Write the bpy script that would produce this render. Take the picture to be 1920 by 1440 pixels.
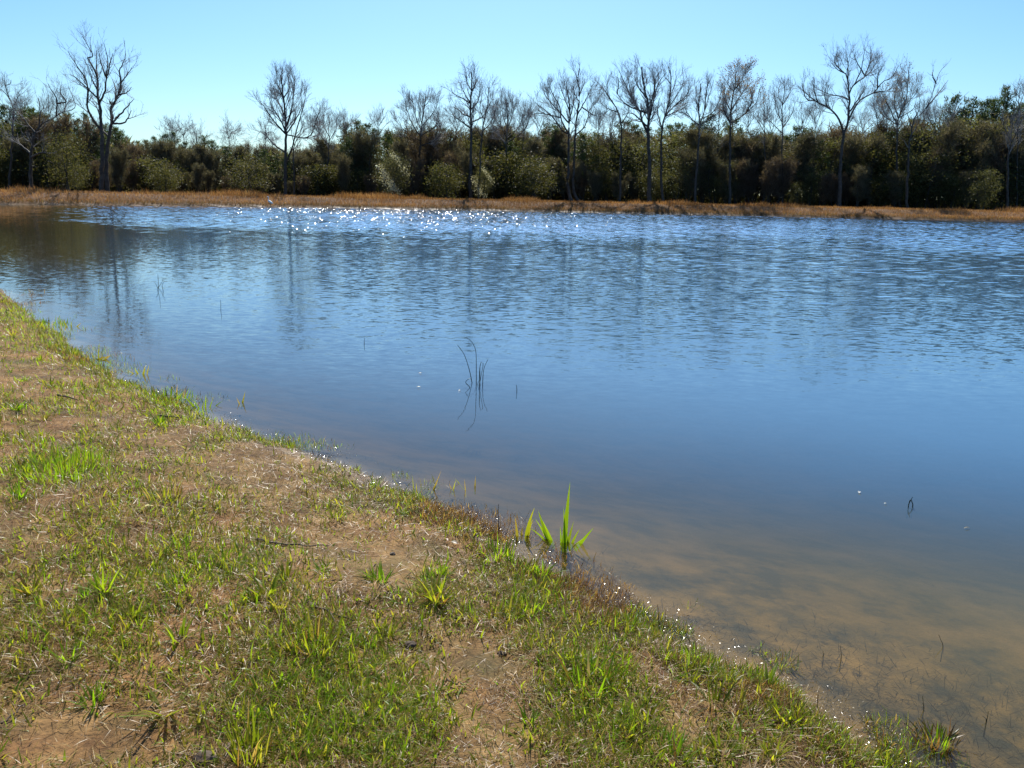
import bpy, math, random
import numpy as np
from mathutils import Matrix, Vector

for o in list(bpy.data.objects):
    bpy.data.objects.remove(o, do_unlink=True)
random.seed(7)
RNG = np.random.default_rng(11)
R = math.radians
scene = bpy.context.scene
COL = scene.collection

# ------------------------------------------------------------------ camera
CAM_H, PITCH, ROLL, FPX = 2.0, R(13.33), R(1.25), 1490.0      # FPX: focal length in pixels of a 1920 wide frame
cam = bpy.data.objects.new('camera', bpy.data.cameras.new('camera'))
COL.objects.link(cam)
cam.data.sensor_width = 36.0
cam.data.lens = FPX / 1920 * 36
cam.data.clip_start = 0.05
cam.data.clip_end = 3000
CM = Matrix.Translation((0, 0, CAM_H)) @ Matrix.Rotation(math.pi / 2 - PITCH, 4, 'X') @ Matrix.Rotation(ROLL, 4, 'Z')
cam.matrix_world = CM
scene.camera = cam

# ------------------------------------------------------------------ sky, sun, exposure
SUN_EL, SUN_AZ = R(46), R(0)          # the sun stands straight ahead, above the frame
world = bpy.data.worlds.new('World')
scene.world = world
world.use_nodes = True
wt = world.node_tree
sky = wt.nodes.new('ShaderNodeTexSky')
sky.sky_type = 'NISHITA'
sky.sun_disc = False
sky.sun_elevation = SUN_EL
sky.sun_rotation = SUN_AZ
sky.altitude = 0
sky.air_density = 1.0
sky.dust_density = 0.8
sky.ozone_density = 3.0
bg = wt.nodes['Background']
bg.inputs['Strength'].default_value = 0.094
hs = wt.nodes.new('ShaderNodeHueSaturation')
hs.inputs['Saturation'].default_value = 1.2
wt.links.new(sky.outputs[0], hs.inputs['Color'])
tint = wt.nodes.new('ShaderNodeMix')
tint.data_type, tint.blend_type = 'RGBA', 'MULTIPLY'
tint.inputs['Factor'].default_value = 1
tint.inputs[7].default_value = (0.67, 0.87, 1.0, 1)
wt.links.new(hs.outputs[0], tint.inputs[6])
wt.links.new(tint.outputs[2], bg.inputs['Color'])
sun = bpy.data.objects.new('sun', bpy.data.lights.new('sun', 'SUN'))
COL.objects.link(sun)
sun.data.energy = 4.5
sun.data.angle = R(0.5)
sun.data.color = (1.0, 0.95, 0.86)
sdir = Vector((math.sin(SUN_AZ) * math.cos(SUN_EL), math.cos(SUN_AZ) * math.cos(SUN_EL), math.sin(SUN_EL)))
sun.rotation_euler = sdir.to_track_quat('Z', 'Y').to_euler()
vs = scene.view_settings
vs.view_transform = 'Standard'
vs.look = 'None'
vs.exposure = 0.65
vs.gamma = 1.0
scene.cycles.max_bounces = 8
scene.cycles.transparent_max_bounces = 24
scene.cycles.caustics_reflective = False
scene.cycles.caustics_refractive = False

# ------------------------------------------------------------------ geometry helpers
C3 = np.array(CM.to_3x3())
ORG = np.array((0, 0, CAM_H))


def ray(px, py):
    d = np.array([(px - 960) / FPX, (720 - py) / FPX, -1.0])
    return C3 @ d


def at(px, py, z=0.0):                       # the point of the horizontal plane z that the photo shows there
    d = ray(px, py)
    return ORG + d * ((z - CAM_H) / d[2])


def at_depth(px, py, Y):                     # the point of the vertical plane y = Y
    d = ray(px, py)
    return ORG + d * (Y / d[1])


def proj(P):
    q = (np.asarray(P) - ORG) @ C3
    return 960 + FPX * q[..., 0] / -q[..., 2], 720 - FPX * q[..., 1] / -q[..., 2]


def lattice(ix, iy, seed):
    v = np.sin(ix * 127.1 + iy * 311.7 + seed * 74.7) * 43758.5453
    return v - np.floor(v)


def vnoise(x, y, seed=0):
    ix, iy = np.floor(x), np.floor(y)
    fx, fy = x - ix, y - iy
    fx, fy = fx * fx * (3 - 2 * fx), fy * fy * (3 - 2 * fy)
    a, b = lattice(ix, iy, seed), lattice(ix + 1, iy, seed)
    c, d = lattice(ix, iy + 1, seed), lattice(ix + 1, iy + 1, seed)
    return (a * (1 - fx) + b * fx) * (1 - fy) + (c * (1 - fx) + d * fx) * fy


def fbm(x, y, seed=0, n=4):
    s, a = 0, 0.5
    for i in range(n):
        s = s + a * vnoise(x, y, seed + i)
        x, y, a = x * 2.03 + 3.1, y * 2.03 + 1.7, a * 0.5
    return s / (1 - 0.5 ** n)


def sstep(a, b, x):
    t = np.clip((x - a) / (b - a), 0, 1)
    return t * t * (3 - 2 * t)


def mesh_np(name, verts, tris=None, quads=None, cols=None, attrs=None, smooth=False):
    me = bpy.data.meshes.new(name)
    verts = np.asarray(verts, np.float32).reshape(-1, 3)
    me.vertices.add(len(verts))
    me.vertices.foreach_set('co', verts.ravel())
    t = np.zeros((0, 3), np.int32) if tris is None else np.asarray(tris, np.int32).reshape(-1, 3)
    q = np.zeros((0, 4), np.int32) if quads is None else np.asarray(quads, np.int32).reshape(-1, 4)
    loops = np.concatenate([t.ravel(), q.ravel()])
    starts = np.concatenate([np.arange(len(t)) * 3, len(t) * 3 + np.arange(len(q)) * 4]).astype(np.int32)
    me.loops.add(len(loops))
    me.loops.foreach_set('vertex_index', loops.astype(np.int32))
    me.polygons.add(len(starts))
    me.polygons.foreach_set('loop_start', starts)
    if smooth:
        me.polygons.foreach_set('use_smooth', np.ones(len(starts), bool))
    if cols is not None:
        c = np.ones((len(verts), 4), np.float32)
        c[:, :3] = np.asarray(cols).reshape(-1, 3)
        a = me.color_attributes.new('tint', 'FLOAT_COLOR', 'POINT')
        a.data.foreach_set('color', c.ravel())
    for k, v in (attrs or {}).items():
        a = me.attributes.new(k, 'FLOAT', 'POINT')
        a.data.foreach_set('value', np.asarray(v, np.float32).ravel())
    me.update(calc_edges=True)
    me.validate()
    return me


def obj(name, me, mat=None, parent=None, loc=(0, 0, 0)):
    o = bpy.data.objects.new(name, me)
    COL.objects.link(o)
    if mat is not None and me is not None and not me.materials:
        me.materials.append(mat)
    if parent is not None:
        o.parent = parent
    o.location = loc
    return o


def tag(o, label=None, cat=None, group=None, kind=None):
    for k, v in (('label', label), ('category', cat), ('group', group), ('kind', kind)):
        if v:
            o[k] = v
    return o


def thing(name, label, cat, loc, group=None, rz=0.0):
    o = bpy.data.objects.new(name, None)
    COL.objects.link(o)
    o.empty_display_size = 0.2
    o.location = loc
    o.rotation_euler.z = rz
    return tag(o, label, cat, group)


# ------------------------------------------------------------------ materials
def new_mat(name):
    m = bpy.data.materials.new(name)
    m.use_nodes = True
    nt = m.node_tree
    return m, nt, nt.nodes, nt.links, nt.nodes['Principled BSDF']


def bark_mat(name, c1, c2, scale=3.0):
    m, nt, N, L, b = new_mat(name)
    tc = N.new('ShaderNodeTexCoord')
    no = N.new('ShaderNodeTexNoise')
    no.inputs['Scale'].default_value = scale
    no.inputs['Detail'].default_value = 5
    r = N.new('ShaderNodeValToRGB')
    r.color_ramp.elements[0].position, r.color_ramp.elements[1].position = 0.35, 0.68
    r.color_ramp.elements[0].color = (*c1, 1)
    r.color_ramp.elements[1].color = (*c2, 1)
    L.new(tc.outputs['Object'], no.inputs['Vector'])
    L.new(no.outputs['Fac'], r.inputs[0])
    L.new(r.outputs[0], b.inputs['Base Color'])
    b.inputs['Roughness'].default_value = 0.8
    return m


def leaf_mat(name, trans=0.45, rough=0.4, spec=0.5, base=None, coat=0.0):
    # leaf or blade: own colour from the mesh, light comes through it
    m, nt, N, L, b = new_mat(name)
    if base is None:
        a = N.new('ShaderNodeAttribute')
        a.attribute_name = 'tint'
        col = a.outputs['Color']
    else:
        rgb = N.new('ShaderNodeRGB')
        rgb.outputs[0].default_value = (*base, 1)
        col = rgb.outputs[0]
    L.new(col, b.inputs['Base Color'])
    b.inputs['Roughness'].default_value = rough
    b.inputs['Specular IOR Level'].default_value = spec
    b.inputs['Coat Weight'].default_value = coat
    t = N.new('ShaderNodeBsdfTranslucent')
    mul = N.new('ShaderNodeMix')
    mul.data_type = 'RGBA'
    mul.blend_type = 'MULTIPLY'
    mul.inputs['Factor'].default_value = 1
    mul.inputs[7].default_value = (1.5, 1.45, 0.8, 1)
    L.new(col, mul.inputs[6])
    L.new(mul.outputs[2], t.inputs['Color'])
    mx = N.new('ShaderNodeMixShader')
    mx.inputs[0].default_value = trans
    L.new(b.outputs[0], mx.inputs[1])
    L.new(t.outputs[0], mx.inputs[2])
    L.new(mx.outputs[0], N['Material Output'].inputs['Surface'])
    return m


MAT_BARK = bark_mat('grey_bark', (0.022, 0.020, 0.018), (0.075, 0.065, 0.055))
MAT_TWIG = bark_mat('grey_brown_twigs', (0.20, 0.19, 0.185), (0.36, 0.335, 0.315), 1.5)
MAT_BRUSH = leaf_mat('brown_brush_twigs', 0.35, 0.75, 0.2)
MAT_LEAF = leaf_mat('olive_leaves', 0.5, 0.6, 0.3)
MAT_NEEDLE = leaf_mat('pine_needles', 0.4, 0.5, 0.4)
MAT_GRASS = leaf_mat('green_grass_blades', 0.62, 0.36, 0.4)
MAT_STRAW = leaf_mat('dry_straw_blades', 0.35, 0.38, 0.35)
MAT_BANKGRASS = leaf_mat('tawny_bank_grass', 0.45, 0.6, 0.3)
MAT_GLINT = leaf_mat('glint_litter', 0.15, 0.18, 0.6, None, 0.15)

# ground: sandy soil with redder, greyer and mossy patches, tawny on the far bank (its own soil and thatch)
MAT_GROUND, nt, N, L, b = new_mat('soil')
geo = N.new('ShaderNodeNewGeometry')


def noise(scale, detail=4, rough=0.55, vec=None, nt_=None):
    n = (nt_ or nt).nodes.new('ShaderNodeTexNoise')
    n.inputs['Scale'].default_value = scale
    n.inputs['Detail'].default_value = detail
    n.inputs['Roughness'].default_value = rough
    (nt_ or nt).links.new(vec, n.inputs['Vector'])
    return n


def ramp(src, stops):
    r = N.new('ShaderNodeValToRGB')
    while len(r.color_ramp.elements) < len(stops):
        r.color_ramp.elements.new(0.5)
    for e, (p, c) in zip(r.color_ramp.elements, stops):
        e.position, e.color = p, (*c, 1)
    L.new(src, r.inputs[0])
    return r.outputs[0]


def mixc(fac, a, c2, blend='MIX'):
    m = N.new('ShaderNodeMix')
    m.data_type = 'RGBA'
    m.blend_type = blend
    for s, v in ((m.inputs['Factor'], fac), (m.inputs[6], a), (m.inputs[7], c2)):
        if hasattr(v, 'is_output'):
            L.new(v, s)
        else:
            s.default_value = v
    return m.outputs[2]


P = geo.outputs['Position']
big = noise(0.9, 5, 0.6, P)
mid = noise(5, 6, 0.65, P)
fine = noise(60, 5, 0.7, P)
soil = ramp(mid.outputs['Fac'], [(0.3, (0.062, 0.032, 0.010)), (0.5, (0.175, 0.100, 0.033)), (0.7, (0.35, 0.225, 0.09))])
red = ramp(mid.outputs['Fac'], [(0.3, (0.13, 0.058, 0.018)), (0.7, (0.37, 0.20, 0.075))])
soil = mixc(ramp(big.outputs['Fac'], [(0.45, (0, 0, 0)), (0.62, (1, 1, 1))]), soil, red)
moss = noise(1.7, 5, 0.6, P)
soil = mixc(ramp(moss.outputs['Fac'], [(0.5, (0, 0, 0)), (0.7, (0.6, 0.6, 0.6))]), soil, (0.085, 0.085, 0.03, 1))
speck = ramp(fine.outputs['Fac'], [(0.3, (0.45, 0.45, 0.45)), (0.5, (1, 1, 1)), (0.72, (1.35, 1.3, 1.25))])
soil = mixc(1.0, soil, speck, 'MULTIPLY')
at_b = N.new('ShaderNodeAttribute'); at_b.attribute_name = 'bed'
bedn = noise(2.3, 6, 0.65, P)
bed = ramp(bedn.outputs['Fac'], [(0.36, (0.045, 0.045, 0.025)), (0.50, (0.19, 0.125, 0.034)), (0.72, (0.37, 0.225, 0.062))])
at_m = N.new('ShaderNodeAttribute'); at_m.attribute_name = 'mud_sky'
bed = mixc(at_m.outputs['Fac'], bed, mixc(0.35, (0.04, 0.036, 0.026, 1), bed))
at_v = N.new('ShaderNodeAttribute'); at_v.attribute_name = 'weedbed'
vn = ramp(noise(7.0, 6, 0.7, P).outputs['Fac'], [(0.36, (1, 1, 1)), (0.60, (0.1, 0.1, 0.1))])
bed = mixc(mixc(1.0, at_v.outputs['Color'], vn, 'MULTIPLY'), bed, (0.022, 0.028, 0.020, 1))
damp = N.new('ShaderNodeAttribute'); damp.attribute_name = 'damp'
soil = mixc(damp.outputs['Fac'], soil, mixc(1.0, soil, (0.50, 0.46, 0.42, 1), 'MULTIPLY'))
soil = mixc(at_b.outputs['Fac'], soil, bed)
at_f = N.new('ShaderNodeAttribute'); at_f.attribute_name = 'far'
farc = ramp(noise(0.6, 6, 0.7, P).outputs['Fac'], [(0.35, (0.06, 0.032, 0.015)), (0.65, (0.17, 0.09, 0.04))])
soil = mixc(at_f.outputs['Fac'], soil, farc)
L.new(soil, b.inputs['Base Color'])
at_w = N.new('ShaderNodeAttribute'); at_w.attribute_name = 'damp'
rr = N.new('ShaderNodeMapRange')
rr.inputs['To Min'].default_value, rr.inputs['To Max'].default_value = 0.9, 0.45
L.new(at_w.outputs['Fac'], rr.inputs['Value'])
L.new(rr.outputs[0], b.inputs['Roughness'])
b.inputs['Specular IOR Level'].default_value = 0.3
bp = N.new('ShaderNodeBump')
bp.inputs['Strength'].default_value = 0.7
bp.inputs['Distance'].default_value = 0.012
hmix = N.new('ShaderNodeMath'); hmix.operation = 'ADD'
L.new(noise(22, 6, 0.7, P).outputs['Fac'], hmix.inputs[0])
L.new(fine.outputs['Fac'], hmix.inputs[1])
L.new(hmix.outputs[0], bp.inputs['Height'])
L.new(bp.outputs[0], b.inputs['Normal'])

# water: mirror by Fresnel over a see-through, turbid body with sky-reflection blue painted in; wavelets tilt the normal
MAT_WATER, nt, N, L, b = new_mat('pond_water')
N.remove(b)
geo = N.new('ShaderNodeNewGeometry')
mp = N.new('ShaderNodeMapping')
mp.inputs['Scale'].default_value = (0.45, 1.0, 1.0)
mp.inputs['Rotation'].default_value = (0, 0, R(6))
L.new(geo.outputs['Position'], mp.inputs['Vector'])
w1 = noise(20.0, 2, 0.6, mp.outputs[0])
w2 = noise(10.0, 2, 0.5, mp.outputs[0])
add = N.new('ShaderNodeVectorMath'); add.operation = 'ADD'
L.new(w1.outputs['Color'], add.inputs[0]); L.new(w2.outputs['Color'], add.inputs[1])
sub = N.new('ShaderNodeVectorMath'); sub.operation = 'SUBTRACT'
L.new(add.outputs[0], sub.inputs[0]); sub.inputs[1].default_value = (1, 1, 1)
atr = N.new('ShaderNodeAttribute'); atr.attribute_name = 'ripple'
aniso = N.new('ShaderNodeVectorMath'); aniso.operation = 'MULTIPLY'
L.new(sub.outputs[0], aniso.inputs[0]); aniso.inputs[1].default_value = (0.35, 1.0, 0.0)
scl = N.new('ShaderNodeVectorMath'); scl.operation = 'SCALE'
L.new(aniso.outputs[0], scl.inputs[0]); L.new(atr.outputs['Fac'], scl.inputs['Scale'])
upv = N.new('ShaderNodeVectorMath'); upv.operation = 'ADD'
L.new(scl.outputs[0], upv.inputs[0]); upv.inputs[1].default_value = (0, 0, 1)
nrm = N.new('ShaderNodeVectorMath'); nrm.operation = 'NORMALIZE'
L.new(upv.outputs[0], nrm.inputs[0])
gl = N.new('ShaderNodeBsdfGlossy')
gl.inputs['Roughness'].default_value = 0.03
gl.inputs['Color'].default_value = (1, 1, 1, 1)
L.new(nrm.outputs[0], gl.inputs['Normal'])
fr = N.new('ShaderNodeFresnel'); fr.inputs['IOR'].default_value = 1.333
L.new(nrm.outputs[0], fr.inputs['Normal'])
tr = N.new('ShaderNodeBsdfTransparent'); tr.inputs['Color'].default_value = (0.97, 0.95, 0.9, 1)
murk_sky = N.new('ShaderNodeBsdfDiffuse')
atd = N.new('ShaderNodeAttribute'); atd.attribute_name = 'depth'
atm = N.new('ShaderNodeAttribute'); atm.attribute_name = 'mud_sky'
warm = ramp(atd.outputs['Fac'], [(0.0, (0.160, 0.118, 0.030)), (0.13, (0.128, 0.115, 0.040)), (0.27, (0.078, 0.098, 0.078)), (0.5, (0.062, 0.135, 0.21)), (1.0, (0.060, 0.145, 0.24))])  # brown shallows are turbid water; the deep blues stand in for reflected sky
cool = ramp(atd.outputs['Fac'], [(0.0, (0.05, 0.052, 0.045)), (0.2, (0.042, 0.08, 0.12)), (0.6, (0.060, 0.14, 0.23)), (1.0, (0.060, 0.145, 0.24))])  # brings the painted sky blue in closer to the shore
ats = N.new('ShaderNodeAttribute'); ats.attribute_name = 'tree_reflect'
L.new(mixc(ats.outputs['Fac'], mixc(atm.outputs['Fac'], warm, cool), (0.060, 0.055, 0.030, 1)), murk_sky.inputs['Color'])  # brown tint paints the reflected trees into the left water
atk = N.new('ShaderNodeAttribute'); atk.attribute_name = 'turbid'
body = N.new('ShaderNodeMixShader')
L.new(atk.outputs['Fac'], body.inputs[0]); L.new(tr.outputs[0], body.inputs[1]); L.new(murk_sky.outputs[0], body.inputs[2])
srf = N.new('ShaderNodeMixShader')
L.new(fr.outputs[0], srf.inputs[0]); L.new(body.outputs[0], srf.inputs[1]); L.new(gl.outputs[0], srf.inputs[2])
L.new(srf.outputs[0], N['Material Output'].inputs['Surface'])

# wave crests that catch the sun
MAT_CREST, nt, N, L, b = new_mat('wave_crest_water')
b.inputs['Base Color'].default_value = (0.05, 0.09, 0.13, 1)
b.inputs['Roughness'].default_value = 0.15
b.inputs['IOR'].default_value = 1.333

# ------------------------------------------------------------------ pond outline and terrain
SHORE_PX = [(0, 545), (40, 580), (100, 622), (135, 655), (165, 680), (235, 712), (290, 745), (370, 772), (420, 797),
            (500, 832), (570, 850), (640, 872), (720, 912), (800, 955), (860, 982), (930, 1015), (985, 1060), (1060, 1105),
            (1130, 1138), (1210, 1172), (1250, 1208), (1340, 1250), (1430, 1290), (1520, 1345), (1600, 1395), (1650, 1435)]
near_line = [tuple(at(px, py)[:2]) for px, py in SHORE_PX]
near_line = [(-160, 40), (-100, 36), (-60, 31), (-34, 26), (-20, 21.5), (-13.5, 18)] + near_line + \
            [(1.35, 1.2), (2.0, 0), (3.2, -3), (6, -9), (14, -20), (40, -45), (120, -70), (400, -90)]
NL = np.array(near_line)
# soften the corners of the traced line
LAND = np.concatenate([NL, [(400, -900), (-900, -900), (-900, 40)]])
FAR_X = np.array([-400, -150, -90, -53, -35, -22, 0, 40, 75, 150, 400.])
FAR_Y = np.array([-10, 52, 70, 84, 97, 104, 109, 111, 111, 110, 100.])


def far_y(x):
    return np.interp(x, FAR_X, FAR_Y) + 1.2 * (fbm(x * 0.12, x * 0 + 3.3, 5, 3) - 0.5) + 0.5 * (vnoise(x * 0.8, x * 0, 9) - 0.5)


def near_d(x, y):
    x, y = np.asarray(x, float), np.asarray(y, float)
    best = np.full(x.shape, 1e9)
    for (ax, ay), (bx, by) in zip(NL[:-1], NL[1:]):
        vx, vy = bx - ax, by - ay
        t = np.clip(((x - ax) * vx + (y - ay) * vy) / (vx * vx + vy * vy), 0, 1)
        best = np.minimum(best, (x - ax - t * vx) ** 2 + (y - ay - t * vy) ** 2)
    inside = np.zeros(x.shape, bool)
    for (ax, ay), (bx, by) in zip(LAND, np.roll(LAND, -1, 0)):
        if ay == by:
            continue
        c = ((ay > y) != (by > y)) & (x < (bx - ax) * (y - ay) / (by - ay) + ax)
        inside ^= c
    d = np.sqrt(best)
    d = np.where(inside, d, -d)
    k = np.clip(1 - np.abs(d) / 1.2, 0, 1)
    return d + k * (0.26 * (fbm(x * 1.7, y * 1.7, 21, 3) - 0.5) + 0.08 * (vnoise(x * 9, y * 9, 31) - 0.5))


def terrain(x, y):
    x, y = np.asarray(x, float), np.asarray(y, float)
    dn, df = near_d(x, y), (y - far_y(x)) * 0.97
    p = np.maximum(dn, 0)
    zn = 0.045 * (1 - np.exp(-p / 0.10)) + 0.42 * (1 - np.exp(-p / 2.8)) + 0.5 * sstep(6, 40, p)
    zn = zn + np.clip(p / 0.5, 0, 1) * (0.10 * (fbm(x * 0.9, y * 0.9, 3, 3) - 0.5) + 0.035 * (fbm(x * 5, y * 5, 4, 3) - 0.5))
    q = np.maximum(df, 0)
    zf = 0.35 * (1 - np.exp(-q / 0.25)) + 0.9 * sstep(0, 6.5, q) + 0.10 * (fbm(x * 0.35, y * 0.35, 8, 3) - 0.5) * np.clip(q, 0, 1)
    d = np.maximum(dn, df)
    steep = 0.085 + 0.12 * sstep(3.2, 7.5, y)
    zb = -1.5 * (1 - np.exp(np.minimum(d, 0) * steep)) - 0.015 * np.clip(-d, 0, 1) + \
        0.05 * (fbm(x * 1.6, y * 1.6, 6, 3) - 0.5) * np.clip(-d / 0.4, 0, 1)
    return np.where(dn > 0, zn, np.where(df > 0, zf, zb)), dn, df


def axis(lo, hi, parts):
    a = [lo]
    while a[-1] < hi:
        v = a[-1]
        st = next(s for (u, s) in parts if v < u)
        a.append(v + st)
    return np.array(a)


gx = np.concatenate([-np.geomspace(700, 14, 60), axis(-13.6, 7, [(99, 0.055)]), np.geomspace(7.3, 700, 70)])
gy = np.concatenate([-np.geomspace(500, 1.2, 28), axis(-1, 14, [(9, 0.05), (99, 0.1)]), np.geomspace(14.3, 80, 60),
                     np.arange(81, 124, 0.45), np.geomspace(125, 900, 30)])
X, Y = np.meshgrid(gx, gy)
Z, DN, DF = terrain(X, Y)
nx, ny = len(gx), len(gy)
idx = np.arange(nx * ny).reshape(ny, nx)
quads = np.stack([idx[:-1, :-1], idx[:-1, 1:], idx[1:, 1:], idx[1:, :-1]], -1)
D = np.maximum(DN, DF)
WEEDBEDS = [(1290, 1145, .16), (1570, 1165, .24), (1600, 1240, .30), (1790, 1270, .28), (1560, 1270, .2), (1500, 1265, .14), (1840, 1350, .24), (1750, 1400, .2),
            (860, 935, .25), (800, 930, .2), (1090, 1040, .2), (660, 840, .4), (480, 800, .4), (1680, 1330, .16), (1900, 1260, .25), (1400, 1200, .14), (1250, 1050, .3), (1450, 1080, .25)]
WB = np.zeros_like(X)
for wpx_, wpy_, wr_ in WEEDBEDS:
    wq = at(wpx_, wpy_)
    WB = np.maximum(WB, np.exp(-(((X - wq[0]) / (wr_ * 1.2)) ** 2 + ((Y - wq[1]) / (wr_ * 0.8)) ** 2)))
me = mesh_np('ground', np.stack([X, Y, Z], -1), quads=quads, smooth=True,
             attrs={'bed': sstep(0.10, -0.05, D) if False else 1 - sstep(-0.05, 0.10, D), 'far': sstep(-0.3, 0.2, DF), 'mud_sky': sstep(3.2, 5.5, Y), 'weedbed': WB,
                    'damp': 1 - sstep(0, 0.35, np.abs(D))})
tag(obj('ground', me, MAT_GROUND), kind='structure')

# water sheet
wx = np.concatenate([-np.geomspace(300, 62, 12), axis(-61, 80, [(-11, 0.32), (6, 0.13), (999, 0.32)]), np.geomspace(81, 300, 12)])
wy = np.concatenate([axis(-60, 113, [(-2, 4), (7, 0.12), (40, 0.052), (999, 0.072)]), [116, 122]])
X, Y = np.meshgrid(wx, wy)
Z, DN, DF = terrain(X, Y)
depth = np.maximum(-Z, 0)
wpx, wpy = proj(np.stack([X, np.maximum(Y, 0.6), 0 * X], -1))
ang = X / np.maximum(Y, 1)
patch = fbm(X * 0.07, Y * 0.10, 44, 3)
# rms slope of the wavelets: calm near the bank and in the lee at left, windy far out
slope = 0.004 + (0.012 + 0.014 * sstep(-0.45, -0.1, ang)) * sstep(7, 14, Y) + 0.020 * sstep(6.5, 14, Y) * sstep(-0.15, 0.4, ang) + 0.040 * sstep(12, 32, Y) * sstep(-0.42, -0.05, ang)
slope = slope + 0.105 * sstep(30, 52, Y + 12 * (patch - 0.5)) * sstep(-0.66, -0.48, ang)
slope = slope * (0.75 + 0.5 * patch) * sstep(0, 2.5, -np.maximum(DN, DF))
Hw = np.zeros_like(X)
WR = np.random.default_rng(5)
NW = 16
for i in range(NW):
    lam = 0.17 * (0.42 / 0.17) ** (i / (NW - 1)) * WR.uniform(0.9, 1.1)
    th = WR.normal(0.08, 0.30)
    kx, ky, ph = math.sin(th) * 2 * math.pi / lam, math.cos(th) * 2 * math.pi / lam, WR.uniform(0, 6.28)
    if i % 4 == 0:
        env = 0.55 + 0.9 * vnoise(X * 0.7 + i * 7.7, Y * 0.5 + i * 3.1, 60 + i)
    Hw += env * (lam / (2 * math.pi)) * math.sqrt(2 / NW) * np.sin(kx * X + ky * Y + ph)
Hw = Hw * slope * 1.1
rip = 0.012 + slope * 0.7 + 0.15 * sstep(6.5, 12, Y) * (1 - 0.5 * sstep(28, 45, Y)) * (0.3 + 0.7 * sstep(-0.5, -0.15, ang))
idx = np.arange(len(wx) * len(wy)).reshape(len(wy), len(wx))
quads = np.stack([idx[:-1, :-1], idx[:-1, 1:], idx[1:, 1:], idx[1:, :-1]], -1)
me = mesh_np('water', np.stack([X, Y, Hw], -1), quads=quads, smooth=True,
             attrs={'turbid': 0.03 + 0.94 * (1 - np.exp(-depth / (0.40 + 0.2 * sstep(3, 6, Y)))), 'ripple': rip, 'depth': depth / 1.5, 'mud_sky': sstep(3.6, 6.0, Y), 'tree_reflect': (1 - sstep(-0.56, -0.40, ang + 0.06 * (patch - 0.5))) * sstep(13, 24, Y)})
tag(obj('water', me, MAT_WATER), kind='structure')


def ground_at(px, py):                        # land point the photo shows at that pixel
    z = 0.2
    for _ in range(25):
        p = at(px, py, z)
        z = z * 0.4 + 0.6 * float(terrain(p[0], p[1])[0])
    return np.array((p[0], p[1], z))


# ------------------------------------------------------------------ blades
def blades(root, az, length, width, lean, curl, col, seg=3, tip=0.0, twist=None, colt=None, shape=1.0, wvec=None):
    """ribbons; lean and curl in radians from upright"""
    n = len(root)
    s = np.linspace(0, 1, seg + 1)
    th = lean[:, None] + curl[:, None] * s[None]
    ds = (length / seg)[:, None]
    hx = np.concatenate([np.zeros((n, 1)), np.cumsum(np.sin((th[:, 1:] + th[:, :-1]) / 2) * ds, 1)], 1)
    hz = np.concatenate([np.zeros((n, 1)), np.cumsum(np.cos((th[:, 1:] + th[:, :-1]) / 2) * ds, 1)], 1)
    ca, sa = np.cos(az)[:, None], np.sin(az)[:, None]
    c = np.stack([root[:, 0:1] + hx * ca, root[:, 1:2] + hx * sa, root[:, 2:3] + hz], -1)
    tw = (RNG.uniform(-0.6, 0.6, n) if twist is None else twist)
    wxv, wyv = -np.sin(az + tw), np.cos(az + tw)
    wv = np.stack([wxv, wyv, RNG.uniform(-0.35, 0.35, n)], -1)
    if wvec is not None:
        wv = wvec
    prof = (1 - s ** (1.6 * shape)) * (0.65 + 0.35 * np.sin(np.minimum(s * 2.2, 1) * math.pi / 2))
    prof[-1] = tip
    w = width[:, None] * prof[None] * 0.5
    lft, rgt = c - wv[:, None] * w[..., None], c + wv[:, None] * w[..., None]
    V = np.concatenate([lft[:, :-1], rgt[:, :-1], c[:, -1:]], 1)          # seg left, seg right, tip
    k = 2 * seg + 1
    base = (np.arange(n) * k)[:, None]
    q = np.concatenate([np.stack([base + i, base + seg + i, base + seg + i + 1, base + i + 1], -1) for i in range(seg - 1)], 1) \
        if seg > 1 else np.zeros((n, 0, 4), int)
    t = np.stack([base + seg - 1, base + 2 * seg - 1, base + 2 * seg], -1)
    if colt is None:
        cc = np.repeat(col[:, None], k, 1)
    else:
        f = np.concatenate([s[:-1], s[:-1], [1]])[None, :, None]
        cc = col[:, None] * (1 - f) + colt[:, None] * f
    return V.reshape(-1, 3), t.reshape(-1, 3), q.reshape(-1, 4), cc.reshape(-1, 3)


def join(parts):
    off, V, T, Q, C = 0, [], [], [], []
    for v, t, q, c in parts:
        V.append(v); T.append(t + off); Q.append(q + off); C.append(c)
        off += len(v)
    return np.concatenate(V), np.concatenate(T), np.concatenate(Q), np.concatenate(C)


def blade_obj(name, parts, mat, parent=None, loc=(0, 0, 0)):
    v, t, q, c = join(parts)
    return obj(name, mesh_np(name, v, t, q, c), mat, parent, loc)


GREENS = np.array([(0.19, 0.24, 0.014), (0.24, 0.275, 0.016), (0.28, 0.29, 0.022), (0.31, 0.29, 0.038), (0.14, 0.17, 0.014)])
BRIGHT = np.array([(0.16, 0.29, 0.010), (0.20, 0.33, 0.012), (0.24, 0.34, 0.016)])
STRAWS = np.array([(0.38, 0.26, 0.085), (0.31, 0.20, 0.06), (0.46, 0.34, 0.15), (0.22, 0.13, 0.042), (0.32, 0.18, 0.055), (0.17, 0.095, 0.033)])


def pick(pal, n, var=0.18):
    return pal[RNG.integers(0, len(pal), n)] * RNG.uniform(1 - var, 1 + var, (n, 1))


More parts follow.
